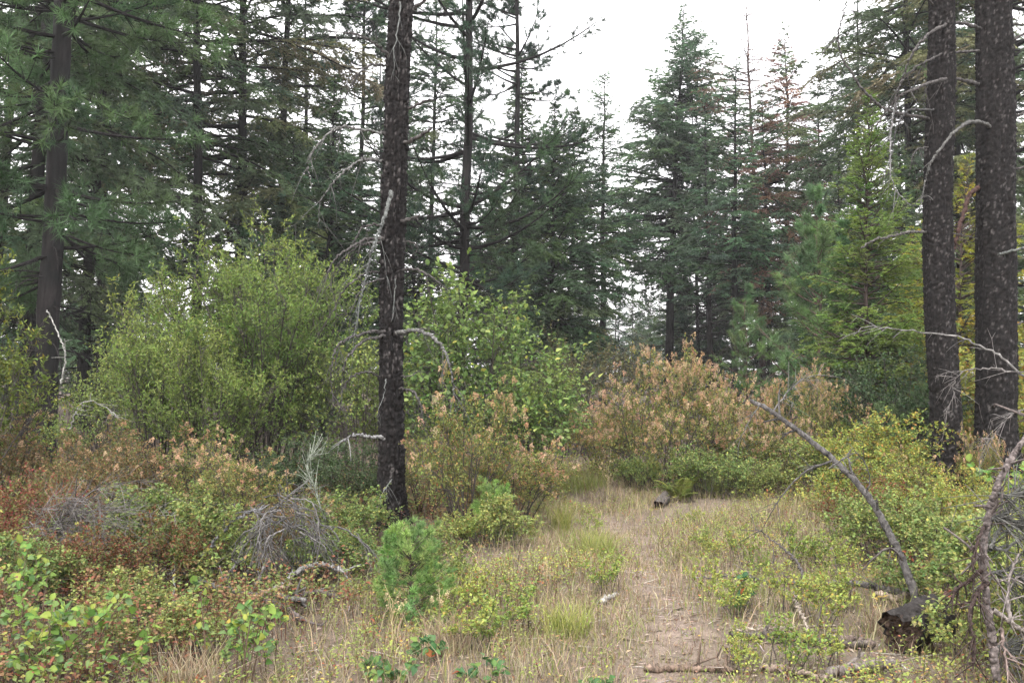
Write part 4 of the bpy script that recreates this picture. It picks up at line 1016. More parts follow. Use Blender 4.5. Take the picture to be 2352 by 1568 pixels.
# rotten log piece
def rotten_log(seed, p, axis, L, r, label, name="rotten_log", col=(0.075, 0.066, 0.06), inner=(0.10, 0.045, 0.028)):
    rng = rs(seed)
    ax = norm(np.array(axis, float)); s = norm(np.cross(ax, [0, 0, 1.0])); up = np.cross(s, ax)
    k, m = 30, 26
    th = np.arange(k) / k * 2 * np.pi; tt = np.linspace(0, 1, m)
    TH, T = np.meshgrid(th, tt)
    R = r * (1 - 0.09 * (1 - np.abs(np.sin(TH * 6 + np.sin(T * 5)))) ** 2 + 0.10 * np.sin(TH * 3 + 1 + T * 2) + 0.05 * np.sin(TH * 7 + T * 9) + 0.045 * rng.normal(size=TH.shape))
    rag = 0.10 * r * rng.normal(size=k) + 0.25 * r * np.sin(th * 2 + 1)
    pos = ax[None, None] * (T * L + (1 - T) * rag[None])[..., None] + s[None, None] * (R * np.cos(TH))[..., None] + up[None, None] * (R * np.sin(TH))[..., None]
    i = np.arange(m - 1)[:, None] * k; j = np.arange(k)[None]; j2 = (j + 1) % k
    q = np.stack([i + j, i + j2, i + k + j2, i + k + j], -1).reshape(-1, 4)
    o = thing(name, np.asarray(p), label, "log")
    crack = (0.8 + 0.5 * rng.random(TH.shape))
    g = Geo(); g.add(pos, quad=q, col=(np.array(col) * crack[..., None]).reshape(-1, 3))
    link("bark", g.mesh(name + "_bark", M_ROT, False), o)
    # hollowed broken face made of nested splintered rings
    g = Geo(); rings = 7
    vv = []
    for a in range(rings):
        f = 1 - a / rings
        dep = 0.03 * (a % 2) + 0.25 * r * a / rings + 0.035 * rng.random(k)
        vv.append(ax[None] * (rag * f + dep)[:, None] + s[None] * (R[0] * f * np.cos(th))[:, None] + up[None] * (R[0] * f * np.sin(th))[:, None])
    v = np.concatenate(vv)
    q = np.concatenate([np.stack([a * k + np.arange(k), a * k + (np.arange(k) + 1) % k, (a + 1) * k + (np.arange(k) + 1) % k, (a + 1) * k + np.arange(k)], -1) for a in range(rings - 1)])
    cap = np.stack([np.full(k - 2, (rings - 1) * k), (rings - 1) * k + np.arange(1, k - 1), (rings - 1) * k + np.arange(2, k)], -1)
    g.add(v, quad=q, tri=cap, col=np.array(inner) * rng.uniform(0.6, 1.5, (len(v), 1)))
    c = link("broken_end", g.mesh(name + "_end", M_ROT, False), o)
    return o
lp = G(2062, 1500)
rotten_log(401, lp + np.array([0, 0, .11]), (0.8, 0.55, 0.10), 0.40, 0.125, "short rotten log piece with red-brown hollow end at the leaning sapling's base", col=(0.022, 0.0195, 0.0185), inner=(0.05, 0.034, 0.025))
lp = G(1562, 1098)
rotten_log(402, GD(1565, 12.9) + np.array([0, 0, .30]), (1, 0.3, 0.02), 0.5, 0.10, "dark end of a charred log poking from the widest plumed mound", inner=(0.05, 0.03, 0.02))
rotten_log(403, G(1512, 1170) + np.array([0, 0, .05]), (0.5, 1, 0.3), 0.3, 0.06, "small dark stub of burnt wood at the clearing's far edge", inner=(0.03, 0.02, 0.015))

# branch lying behind the leaning sapling
def lay(lst, dz=0.03, lift=0.02):
    r = []
    for (u, v, *h) in lst:
        p = G(u, v); p[2] += dz + lift * .5 + (h[0] if h else 0); r.append(p)
    return r
dead_thing("fallen_branch", lay([(2092, 1388, .03), (2040, 1384, .05), (1960, 1372, .06), (1880, 1372, .05), (1810, 1370, .06), (1740, 1362, .06), (1690, 1352, .06), (1595, 1352, .04)]), .028, .005, 311,
           "forked fallen branch lying left of the leaning sapling's base, pale broken end", twigs=14, tl=0.25, col=(0.13, 0.12, 0.115), hang=-0.05,
           extra=[(lay([(1850, 1372, .06), (1830, 1345, .14), (1790, 1322, .2), (1735, 1305, .28)]), .013, .004, 6, .2, (0.09, 0.08, 0.075)),
                  (lay([(2095, 1388, .02), (2055, 1398, .03), (2015, 1392, .05)]), .026, .02, 0, .1, (0.36, 0.29, 0.23))])
dead_thing("fallen_branch", lay([(1826, 1385, .04), (1832, 1418, .03), (1845, 1440, .02), (1856, 1468, .01)]), .013, .008, 312, "short pale stick pointing at the camera in front of the forked fallen branch", twigs=2, tl=.1, col=(0.28, 0.24, 0.2), hang=0)
dead_thing("fallen_branch", lay([(1678, 1467), (1740, 1470), (1800, 1476), (1880, 1484), (1950, 1490), (2000, 1493)], .02), .016, .02, 313, "dark fallen stick lying across the ground left of the rotten log", twigs=6, tl=.14, col=(0.10, 0.085, 0.075), hang=0)
dead_thing("fallen_branch", lay([(1920, 1484), (1960, 1486), (2005, 1495)], .03), .024, .026, 314, "stubby broken branch with rotten end beside the dark fallen stick", twigs=1, tl=.1, col=(0.13, 0.10, 0.085), hang=0)
dead_thing("fallen_branch", lay([(1480, 1545), (1560, 1546), (1640, 1546), (1690, 1552)], .02), .020, .014, 315, "pale brown stick at the bottom edge on the worn path", twigs=3, tl=.14, col=(0.15, 0.11, 0.085), hang=0)
dead_thing("fallen_branch", lay([(1752, 1542), (1810, 1550), (1860, 1563), (1900, 1572)], .02), .018, .010, 316, "pale stick near the bottom edge right of the path", twigs=3, tl=.14, col=(0.27, 0.21, 0.17), hang=0)
dead_thing("fallen_branch", lay([(1905, 1562), (1960, 1552), (2010, 1545), (2050, 1538)], .03), .026, .022, 317, "thick weathered stick near the bottom edge below the rotten log", twigs=2, tl=.14, col=(0.18, 0.155, 0.14), hang=0)
dead_thing("fallen_branch", lay([(1690, 1455), (1760, 1452), (1850, 1447), (1920, 1445)], .015), .008, .006, 318, "thin pale stick lying in dry grass above the dark fallen stick", twigs=3, tl=.1, col=(0.32, 0.27, 0.22), hang=0)
dead_thing("fallen_branch", lay([(1380, 1392), (1402, 1380), (1418, 1372)], .02), .016, .010, 319, "short silvery stick in the grass at the left of the path", twigs=1, tl=.1, col=(0.38, 0.37, 0.35), hang=0)
dead_thing("fallen_branch", lay([(1330, 1262), (1360, 1258), (1375, 1252)], .02), .014, .010, 320, "small grey stick in the grass near the orange-plumed bush", twigs=1, tl=.1, col=(0.36, 0.35, 0.33), hang=0)
dead_thing("fallen_branch", lay([(2150, 1425, .02), (2175, 1400, .09), (2190, 1375, .12), (2195, 1330, .2)], .02), .024, .008, 321, "reddish broken branch rising right of the rotten log piece", twigs=4, tl=.14, col=(0.16, 0.10, 0.085), hang=0)

# lichen-grey snag at the right edge
Ys = 4.75
LICH = (0.125, 0.125, 0.115); RW = (0.06, 0.042, 0.038)
pts = W([(2292, 1592, 0), (2285, 1520, 0), (2275, 1450, 0), (2266, 1370, 0), (2258, 1290, 0), (2262, 1220, 0), (2276, 1160, 0), (2292, 1110, 0), (2325, 1050, .05), (2352, 1008, .1), (2400, 930, .2), (2425, 880, .28), (2436, 838, .3)], Ys)
ex = [(W([(2262, 1205, 0), (2248, 1235, -.1), (2238, 1275, -.1), (2234, 1310, -.1)], Ys), .010, .004, 12, .12, RW),
      (W([(2275, 1262, 0), (2292, 1220, .1), (2312, 1170, .15), (2345, 1120, .2)], Ys), .011, .005, 14, .2, LICH),
      (W([(2268, 1335, 0), (2240, 1368, -.05), (2228, 1420, -.1), (2240, 1490, -.1), (2232, 1540, -.1)], Ys), .013, .005, 16, .14, RW),
      (W([(2262, 1300, 0), (2230, 1330, 0), (2200, 1350, 0), (2185, 1372, 0)], Ys), .012, .007, 10, .1, RW),
      (W([(2280, 1400, 0), (2310, 1420, .05), (2345, 1446, .1), (2390, 1470, .1)], Ys), .014, .008, 14, .2, (0.26, 0.23, 0.21)),
      (W([(2318, 1425, .05), (2314, 1370, .05), (2322, 1320, .05), (2340, 1270, .05)], Ys), .009, .005, 14, .18, (0.26, 0.23, 0.22)),
      (W([(2300, 1440, .05), (2308, 1500, 0), (2318, 1570, 0)], Ys), .008, .005, 10, .16, (0.26, 0.2, 0.18)),
      (W([(2262, 1250, 0), (2300, 1262, .1), (2345, 1240, .2), (2390, 1225, .2)], Ys), .010, .005, 18, .24, LICH),
      (W([(2270, 1190, 0), (2300, 1185, .1), (2340, 1200, .2), (2390, 1190, .2)], Ys), .009, .004, 60, .26, LICH),
      (W([(2266, 1320, .1), (2310, 1310, .2), (2350, 1325, .2), (2390, 1330, .2)], Ys), .009, .004, 60, .26, LICH),
      (W([(2275, 1480, .1), (2320, 1490, .2), (2380, 1480, .2)], Ys), .009, .004, 60, .26, LICH),
      (W([(2290, 1130, 0), (2320, 1140, .1), (2390, 1120, .2)], Ys), .008, .004, 60, .26, LICH),
      # pale arching limbs reaching left above
      (W([(2425, 880, .28), (2352, 862, .3), (2295, 815, .35), (2248, 794, .4), (2200, 772, .5), (2120, 764, .6), (2050, 755, .7), (1985, 752, .8), (1958, 772, .8)], Ys), .008, .002, 9, .14, (0.17, 0.165, 0.16)),
      (W([(2432, 852, .3), (2333, 853, .3), (2270, 847, .35), (2212, 853, .4), (2190, 885, .4), (2187, 915, .4), (2176, 940, .4)], Ys), .0045, .0014, 16, .16, (0.17, 0.16, 0.155)),
      (W([(2402, 928, .2), (2352, 940, .28), (2315, 960, .3), (2280, 1000, .3), (2248, 1038, .3)], Ys), .005, .0014, 16, .16, (0.17, 0.16, 0.155)),
      ]
dead_thing("lichen_snag", pts, .021, .012, 330, "gnarled dead snag with peeling bark and grey lichen twigs at the right edge", "dead tree", twigs=20, tl=0.2, col=(0.13, 0.11, 0.105), hang=0.15, extra=ex, jit=0.006)

# grey brush heap in the left thicket
Yh = 7.4
GRY = (0.115, 0.11, 0.108)
rng = rs(340)
ex = [(W([(430, 1340, 0), (470, 1275, .05), (525, 1205, .1), (575, 1175, .15), (600, 1170, .2)], Yh), .014, .009, 6, .2, (0.15, 0.15, 0.155))]
tops = [(600, 1172), (625, 1165), (655, 1178), (690, 1190), (730, 1215), (640, 1185), (670, 1180), (760, 1235)]
for i in range(40):
    u, v = tops[i % 8]
    u += rng.normal() * 22; v += rng.normal() * 18
    s = 1 if rng.random() < .62 else -1
    ln = rng.uniform(50, 130)
    e = (u + s * ln * rng.uniform(.3, 1.0), v + rng.uniform(110, 195))
    mid = (u + s * ln * .5, v + rng.uniform(0, 50))
    dy = rng.uniform(-.3, .5)
    ex.append((W([(u, v, dy), (mid[0], mid[1], dy - .05), ((mid[0] + e[0]) / 2 + s * 10, (mid[1] + e[1]) / 2, dy - .1), (e[0], e[1], dy - .15)], Yh), rng.uniform(.004, .008), .0018, 12, .24, tuple(np.array(GRY) * rng.uniform(.5, 1.3))))
dead_thing("brush_heap", W([(560, 1350, .3), (590, 1260, .25), (620, 1190, .2), (650, 1150, .2), (690, 1120, .25)], Yh), .013, .005, 341,
           "heap of dead grey lichen-crusted brush drooping left of the charred centre trunk", "brush", twigs=20, tl=0.3, col=GRY, hang=0.28, extra=ex)
# lichen twigs standing behind it
dead_thing("lichen_branch", W([(745, 1190, 0), (725, 1130, 0), (705, 1075, .05), (715, 1045, .05)], 8.6), .010, .004, 345, "upright lichen-covered grey-green branch above the brush heap", twigs=26, tl=.22, col=(0.22, 0.245, 0.20), hang=-0.1)
# fan of dry twigs, far left
Yl = 7.5
ex = []
for i in range(26):
    a = RAD(rng.uniform(-18, 62)) if i % 3 else RAD(rng.uniform(-50, -5))
    ln = rng.uniform(120, 300)
    u0, v0 = 105 + rng.normal() * 30, 1225 + rng.normal() * 18
    e = (u0 + ln * math.cos(a), v0 - ln * math.sin(a) * .7)
    ex.append((W([(u0, v0, 0), (u0 + ln * .4 * math.cos(a), v0 - ln * .42 * math.sin(a) - 12, -.1), (e[0], e[1] + 18, -.2)], Yl), rng.uniform(.003, .006), .0015, 16, .24, tuple(np.array((0.13, 0.12, 0.115)) * rng.uniform(.6, 1.7))))
dead_thing("dry_twig_fan", W([(-40, 1330, .1), (40, 1275, .05), (100, 1228, 0), (145, 1190, 0), (175, 1150, 0)], Yl), .016, .006, 351, "fan of dry dark twigs arching from a fallen top at the left edge", "branch", twigs=16, tl=0.35, col=(0.06, 0.052, 0.05), hang=0.1, extra=ex)
dead_thing("dry_twig_fan", W([(285, 1250, .2), (350, 1215, .2), (420, 1175, .2), (470, 1160, .25), (560, 1155, .3)], 8.4), .013, .004, 352, "dark dry branch lying across the thicket between the twig fan and brush heap", "branch", twigs=22, tl=0.35, col=(0.07, 0.062, 0.058), hang=0.2)
# silver fallen log
lg = lay([(405, 1352, .10), (450, 1372, .08), (520, 1392, .06), (580, 1405, .06), (640, 1408, .05), (700, 1418, .05)], .05)
dead_thing("silver_fallen_log", lg, .016, .021, 361, "silvery fallen log with a curved broken limb in front of the brush heap", "log", twigs=8, tl=.2, col=(0.14, 0.135, 0.13), hang=0,
           extra=[(lay([(600, 1412, .05), (650, 1392, .10), (690, 1376, .15), (740, 1366, .16), (797, 1372, .12)], .05), .020, .015, 3, .12, (0.19, 0.185, 0.18)),
                  (lay([(560, 1400, .08), (600, 1410, .05), (650, 1418, .03), (695, 1440, .0)], .03), .026, .016, 6, .16, (0.12, 0.10, 0.095)),
                  (lay([(585, 1418, .08), (640, 1405, .10), (672, 1398, .1)], .05), .016, .012, 0, .12, (0.26, 0.19, 0.15)),
                  (lay([(690, 1400, .05), (730, 1392, .06), (780, 1396, .03)], .03), .020, .012, 3, .12, (0.10, 0.085, 0.08))])
dead_thing("dead_stalk", lay([(395, 1470, 0), (400, 1400, .15), (398, 1330, .3), (385, 1290, .4)], 0), .007, .003, 371, "thin upright lichen-spotted dead stem in the lower left thicket", "branch", twigs=10, tl=.2, col=(0.2, 0.2, 0.19), hang=-.1)
dead_thing("dead_stalk", lay([(120, 1440, 0), (128, 1380, .15), (150, 1290, .35)], 0), .004, .002, 372, "thin straw-coloured dead stalk above the large-leaved corner plant", "branch", twigs=2, tl=.1, col=(0.42, 0.33, 0.22), hang=-.1)
dead_thing("dead_stalk", W([(140, 880, 0), (150, 820, -.1), (135, 770, -.1), (108, 712, -.1)], 14.2), .014, .008, 373, "pale bent dead stick hanging on the big pine's trunk", "branch", twigs=3, tl=.2, col=(0.36, 0.36, 0.34), hang=.1)
dead_thing("dead_stalk", W([(160, 985, 0), (175, 945, 0), (200, 920, 0), (250, 940, 0), (275, 965, 0)], 11.5), .008, .003, 374, "pale crooked twig above the rust-brown shrubs at the left", "branch", twigs=12, tl=.25, col=(0.3, 0.29, 0.28), hang=.1)

# ------------------------------------------------------------------ plants with leaves big enough to pick apart
LEAFMESH = {}
def leaf_mesh(ci, shape, col):
    key = (ci, shape)
    if key in LEAFMESH: return LEAFMESH[key]
    rng = rs(500 + ci * 7 + shape)
    ys = np.array([0, .14, .32, .52, .72, .88, 1.0]); ws = [np.array([.02, .32, .47, .46, .33, .16, 0.0]), np.array([.02, .40, .52, .44, .27, .12, 0]), np.array([.02, .24, .40, .48, .40, .22, 0])][shape]
    bend = -0.16 * ys ** 2 * (1 + 0.6 * rng.random()); fold = 0.16 + 0.12 * rng.random()
    v = []
    for y, w_ in zip(ys, ws):
        b = -0.16 * y ** 2
        v += [(-w_ * (0.9 + .2 * rng.random()), y, b + w_ * fold), (0, y, b), (w_ * (0.9 + .2 * rng.random()), y, b + w_ * fold)]
    v = np.array(v); q = []
    for i in range(6):
        a = i * 3
        q += [(a, a + 1, a + 4, a + 3), (a + 1, a + 2, a + 5, a + 4)]
    g = Geo(); c = np.array(col)[None] * np.ones((len(v), 1)); c[1::3] *= 1.15
    g.add(v, quad=q, col=np.clip(c, 0, .9))
    LEAFMESH[key] = g.mesh("leaf", M_LEAF, True)
    return LEAFMESH[key]

def put_leaf(parent, pos, d, up, L, W, ci, shape, cols):
    d = Vector(d).normalized(); s = d.cross(Vector(up)).normalized(); n_ = s.cross(d)
    m = Matrix(((s.x * W, d.x * L, n_.x * L, pos[0]), (s.y * W, d.y * L, n_.y * L, pos[1]), (s.z * W, d.z * L, n_.z * L, pos[2]), (0, 0, 0, 1)))
    o = link("leaf", leaf_mesh(ci, shape, cols[ci % 100]), parent)
    o.matrix_basis = m
    return o

BIGC = [(0.13, 0.22, 0.06), (0.17, 0.26, 0.065), (0.11, 0.18, 0.06), (0.21, 0.26, 0.065), (0.32, 0.27, 0.07), (0.28, 0.16, 0.07), (0.11, 0.17, 0.08), (0.15, 0.22, 0.09)]
OREG = [(0.06, 0.13, 0.05), (0.08, 0.16, 0.055), (0.05, 0.11, 0.05), (0.24, 0.08, 0.04), (0.12, 0.19, 0.06), (0.09, 0.16, 0.07), (0.14, 0.2, 0.06), (0.07, 0.13, 0.05)]
def leafy_plant(name, seed, p, H, Rx, ns, n2, per, L, W, label, cols=BIGC, wts=(5, 5, 4, 4, .45, .12, 3, 3), off=0, r=0.005, wood=(0.10, 0.07, 0.05), cat="shrub", nmax=290, skel={}):
    rng = rs(seed)
    A, B, C = shrub_skel(rng, H, Rx, ns, n2, 1, **skel)
    o = thing(name, p, label, cat)
    link("stems", stems_geo(A, B, C, r, wood).mesh(name + "_stem", M_TWIG, True), o, kind="stuff")
    a, a1, a2, LL = B
    m = len(a); ii = np.tile(np.arange(m), per)[:nmax]; n_ = len(ii)
    t = 0.3 + 0.7 * rng.random(n_)
    pos, tn = bez_at(a[ii], a1[ii], a2[ii], t)
    d = norm(tn * .5 + unit(rng, n_) * .9 + np.array([0, 0, -.15])); up = norm(np.array([0, -0.25, 1.0]) + unit(rng, n_) * .55)
    w_ = np.array(wts) / np.sum(wts)
    ci = rng.choice(8, n_, p=w_)
    for k in range(n_):
        s = rng.uniform(.6, 1.2)
        put_leaf(o, pos[k], d[k], up[k], L * s, W * s, int(ci[k]) + off, int(rng.integers(3)), cols)
    return o

SK = dict(dome=.35, l2=.32, up=.2, base_r=.5, low=.3)
leafy_plant("broad_leaved_shrub", 601, GD(70, 5.1), .56, .58, 16, 7, 3, .048, .038, "large-leaved bright green plant filling the lower left corner", skel=SK)
leafy_plant("broad_leaved_shrub", 602, GD(190, 4.9), .40, .42, 13, 6, 3, .046, .036, "large-leaved plant right of the corner plant with a long dark stem", skel=SK)
leafy_plant("broad_leaved_shrub", 603, GD(5, 6.0), .58, .3, 8, 5, 3, .052, .042, "large-leaved pale green plant at the left edge above the corner plant", skel=SK)
leafy_plant("broad_leaved_shrub", 604, GD(530, 5.0), .56, .28, 8, 6, 3, .044, .036, "slender large-leaved sapling with yellow leaves at the bottom below the silvery log", skel=dict(dome=.3, l2=.24, up=.3, base_r=.4, low=.25))
leafy_plant("broad_leaved_shrub", 605, GD(610, 5.3), .36, .22, 6, 5, 3, .046, .038, "small large-leaved plant right of the slender yellow-leaved sapling", skel=SK)
leafy_plant("broad_leaved_shrub", 606, GD(2300, 10.6), .75, .35, 7, 5, 3, .10, .075, "few-leaved plant with large pale leaves in front of the thicker charred trunk", skel=SK)
SK2 = dict(dome=.4, l2=.45, up=.4, base_r=.3, low=.2)
for i, (u, Y, H, lab) in enumerate([
        (925, 4.95, .17, "glossy dark green holly-leaved plant at the bottom edge below the fir sapling"),
        (985, 5.25, .15, "glossy holly-leaved plant just right of the one below the fir sapling"),
        (1110, 4.95, .15, "small glossy green plant at the bottom edge left of the path"),
        (845, 5.1, .14, "small glossy green plant at the bottom edge, left of the fir sapling"),
        (1690, 6.3, .22, "glossy dark green plant under the forked fallen branch"),
        (1370, 5.0, .13, "small glossy plant at the bottom edge beside the worn path")]):
    leafy_plant("holly_leaved_plant", 620 + i, GD(u, Y), H, H * .75, 5, 4, 3, .045, .032, lab, OREG, (5, 5, 4, .7, 3, 3, 2, 3), 100, .003, cat="plant", skel=SK2)

# separate leaves on the near side of the tall round-leaved shrub
hz_o = [x for x in COL.objects if x.name.startswith("hazel_shrub")][0]
rng = rs(53)
A, B, C = shrub_skel(rng, 3.0, 1.5, 24, 11, 5, dome=0.6, up=0.15, l2=0.26, l3=0.12)
tip = C[2]; ca, sa = math.cos(0.5), math.sin(0.5)
wy = tip[:, 0] * sa + tip[:, 1] * ca
sel = np.argsort(wy - 0.5 * tip[:, 2] + rng.normal(size=len(tip)) * .45)[:280]
YG = [(0.17, 0.24, 0.08), (0.22, 0.29, 0.09), (0.14, 0.20, 0.07), (0.26, 0.31, 0.11), (0.34, 0.32, 0.10), (0.16, 0.22, 0.085), (0.2, 0.26, 0.11), (0.13, 0.19, 0.07)]
for k in sel:
    d = norm(tip[k] - C[0][k] + unit(rng, 1)[0] * .08); up = norm(np.array([-.3 * sa, -.3 * ca, 1.0]) + unit(rng, 1)[0] * .5)
    s = rng.uniform(.75, 1.25)
    put_leaf(hz_o, tip[k], d, up, .068 * s, .055 * s, int(rng.choice(8, p=np.array([5, 4, 4, 3, .5, 3, 2, 3]) / 24.5)) + 200, int(rng.integers(3)), YG)

# fern
def fern(name, seed, p, L, label, col, nf=8):
    rng = rs(seed)
    o = thing(name, p, label, "fern")
    for i in range(nf):
        az = i / nf * 6.283 + rng.normal() * .2; e = RAD(rng.uniform(35, 65)); l_ = L * rng.uniform(.7, 1.1)
        d = np.array([math.cos(az) * math.cos(e), math.sin(az) * math.cos(e), math.sin(e)])
        p2 = d * l_; p2[2] -= .35 * l_
        p0 = np.zeros((1, 3)); p1 = (d * l_ * .55)[None]; p2 = p2[None]
        g = Geo(); tubes(g, bez(p0, p1, p2, 6), .003 * np.linspace(1, .3, 6)[None], 3, np.array((.15, .15, .05)))
        t = np.repeat(np.linspace(.15, .98, 22), 2)
        pos, tn = bez_at(np.repeat(p0, 44, 0), np.repeat(p1, 44, 0), np.repeat(p2, 44, 0), t)
        sd = norm(np.cross(tn, np.array([0, 0, 1.0]))) * np.tile([1, -1], 22)[:, None]
        leaves(g, pos, sd + tn * .35, np.tile([0, 0, 1.0], (44, 1)), .28 * l_ * (1.05 - t) ** .8 + .01, .035, pal(rng, 44, col, None, .12), fold=.05)
        link("frond", g.mesh("frond", M_LEAF), o)
fern("fern", 641, GD(1560, 11.8) + np.array([0, 0, 0.0]), .55, "yellow-green fern at the foot of the widest plumed mound", [(0.22, 0.24, 0.07), (0.18, 0.22, 0.06)])
fern("fern", 642, GD(1645, 12.6), .7, "pale green fern rising behind the fresh green low shrub", [(0.20, 0.24, 0.09), (0.17, 0.22, 0.08)])

# ------------------------------------------------------------------ ground cover
def wedge(rng, n, y0=4.2, y1=18.0, pw=1.0, side=1.6):
    y = y0 + (y1 - y0) * rng.random(n) ** pw
    x = (rng.random(n) * 2 - 1) * (0.53 * y + side)
    return x, y

def blades(g, rng, x, y, h, wd, col, bend=0.5, z=None):
    n_ = len(x); z = hz(x, y) if z is None else z
    az = rng.random(n_) * 6.283; b = bend * rng.uniform(.2, 1.2, n_) * h
    dx, dy = np.cos(az), np.sin(az)
    fa = rng.random(n_) * 6.283; sx, sy = np.cos(fa) * wd / 2, np.sin(fa) * wd / 2
    p0 = np.stack([x, y, z - .01], -1); s = np.stack([sx, sy, 0 * sx], -1)
    hm_ = np.sqrt(np.clip(h ** 2 - b ** 2 * .5, .0004, None))
    pm = p0 + np.stack([dx * b * .3, dy * b * .3, hm_ * .58], -1)
    pt = p0 + np.stack([dx * b, dy * b, hm_], -1)
    v = np.stack([p0 - s, p0 + s, pm + s * .8, pm - s * .8, pt], 1)
    i = np.arange(n_)[:, None] * 5
    g.add(v, quad=i + np.array([[0, 1, 2, 3]]), tri=i + np.array([[3, 2, 4]]), col=np.repeat(col, 5, 0))

def patchy(x, y, s, ph=0.0):
    return 0.5 + 0.25 * (np.sin(x * s + 1.7 * np.sin(y * s * .7 + ph) + ph) + np.sin(y * s * 1.13 + 1.3 * np.sin(x * s * .9 - ph) + 2 * ph))

STRAW = [(0.38, 0.31, 0.21), (0.33, 0.265, 0.18), (0.28, 0.215, 0.15), (0.44, 0.37, 0.26), (0.24, 0.155, 0.11)]
rng = rs(801)
x, y = wedge(rng, 390000, 4.2, 17.5)
cm, pm = clear_mask(x, y), path_mask(x, y)
keep = rng.random(len(x)) < np.clip(cm + .12, 0, 1) * (1 - .6 * pm) * np.clip(.10 + 1.0 * patchy(x, y, 1.9), 0, 1) * (1 - .4 * (x > 1.0) * (y < 7.4))
x, y, pm, cm = x[keep], y[keep], pm[keep], cm[keep]
x, y, pm, cm = [a[:135000] for a in (x, y, pm, cm)]
hgt = rng.gamma(2.6, .030, len(x)) * (1 - .55 * pm) * (.55 + .75 * patchy(x, y, 1.3, 2.0)) + .03
hgt = np.clip(hgt, .03, .42)
gr = rng.random(len(x)) < .26 + .42 * np.clip(patchy(x, y, 1.0, 4.0) - .42, 0, 1) * (1 - pm)
col = np.where(gr[:, None], pal(rng, len(x), [(0.22, 0.24, 0.075), (0.17, 0.21, 0.06), (0.28, 0.28, 0.10)]), pal(rng, len(x), STRAW, [4, 4, 3, 2, 2]))
g = Geo(); blades(g, rng, x, y, hgt, rng.uniform(.0025, .0055, len(x)) * (.7 + y / 20), col, .75)
link("dry_grass", g.mesh("dry_grass", M_DRY), kind="stuff")

def tuft(seed, p, label, n=260, H=.34, R=.10, cols=((0.27, 0.30, 0.08), (0.33, 0.33, 0.11), (0.22, 0.26, 0.07))):
    rng = rs(seed)
    a = rng.random(n) * 6.283; r = R * np.sqrt(rng.random(n))
    g = Geo(); blades(g, rng, r * np.cos(a), r * np.sin(a), H * rng.uniform(.45, 1.1, n), .0045 * np.ones(n), pal(rng, n, list(cols)), .8, z=np.zeros(n))
    tag(link("grass_tuft", g.mesh("grass_tuft", M_DRY), loc=p), label, "grass tuft")
tuft(811, GD(1368, 8.6), "bright yellow-green grass tuft at the left of the path beyond the silvery stick", 420, .36, .16)
tuft(812, GD(1290, 10.2), "pale green grass tuft beside the low plumed bush")
tuft(813, GD(445, 4.9), "straw-coloured grass tuft at the bottom edge between the large-leaved plants", 300, .28, .14, STRAW)
tuft(814, GD(1300, 6.0), "yellow-green grass clump left of the worn path near the camera", 300, .26, .14)
tuft(815, GD(1030, 5.5), "straw grass clump right of the fir sapling's base", 240, .26, .12, STRAW)
tuft(816, GD(2020, 6.2), "straw grass clump in front of the rotten log piece", 200, .26, .10, STRAW)
tuft(817, GD(1335, 13.2), "green grassy mound at the far bend of the path", 500, .4, .35)

LOWZ = lambda x, y: 1 - .6 * np.exp(-((x + 1.15) / .8) ** 2 - ((y - 8.6) / 1.6) ** 2) - .5 * np.exp(-((x - 4.9) / 1.2) ** 2 - ((y - 10.6) / 2.0) ** 2)
def herbs(seed, n, mask, hr, nl, ll, lw, cols, wts, y0=4.2, y1=16.0, spread=.09, pw=1.0):
    rng = rs(seed)
    x, y = wedge(rng, n, y0, y1, pw)
    k = rng.random(n) < mask(x, y)
    x, y = x[k], y[k]; n = len(x)
    z = hz(x, y); h = rng.uniform(hr[0], hr[1], n) * (.6 + .8 * patchy(x, y, 1.7, 1.0)) * LOWZ(x, y)
    top = np.stack([x + rng.normal(size=n) * spread * .5, y + rng.normal(size=n) * spread * .5, z + h], -1)
    bot = np.stack([x, y, z - .01], -1)
    g = Geo()
    tubes(g, np.stack([bot, (bot + top) / 2 + rng.normal(size=(n, 3)) * .008, top], 1), .0018 * np.array([1.2, 1, .6])[None] * np.ones((n, 1)), 3, pal(rng, n, [(.10, .07, .045), (.13, .12, .05), (.16, .07, .05)]), cap=False)
    cl = rng.choice(len(cols), n, p=np.array(wts) / np.sum(wts))
    ii = np.repeat(np.arange(n), nl); m = len(ii)
    t = rng.uniform(.3, 1.02, m)
    pos = bot[ii] + (top - bot)[ii] * t[:, None]
    d = unit(rng, m); d[:, 2] = np.abs(d[:, 2]) * .5 - .05; d = norm(d)
    pos = pos + d * (rng.random(m) * spread * (1.1 - t * .6))[:, None]
    up = norm(np.array([0, -.1, 1.0]) + unit(rng, m) * .5)
    base = np.array(cols)[cl][ii]
    alt = np.array(cols)[rng.choice(len(cols), m, p=np.array(wts) / np.sum(wts))]
    mixf = (rng.random(m) < .3)[:, None]
    c = np.where(mixf, alt, base) * (1 + .2 * rng.normal(size=(m, 1)))
    leaves(g, pos, d, up, ll * rng.uniform(.6, 1.3, m), lw * rng.uniform(.7, 1.2, m), np.clip(c, .01, .8))
    return g

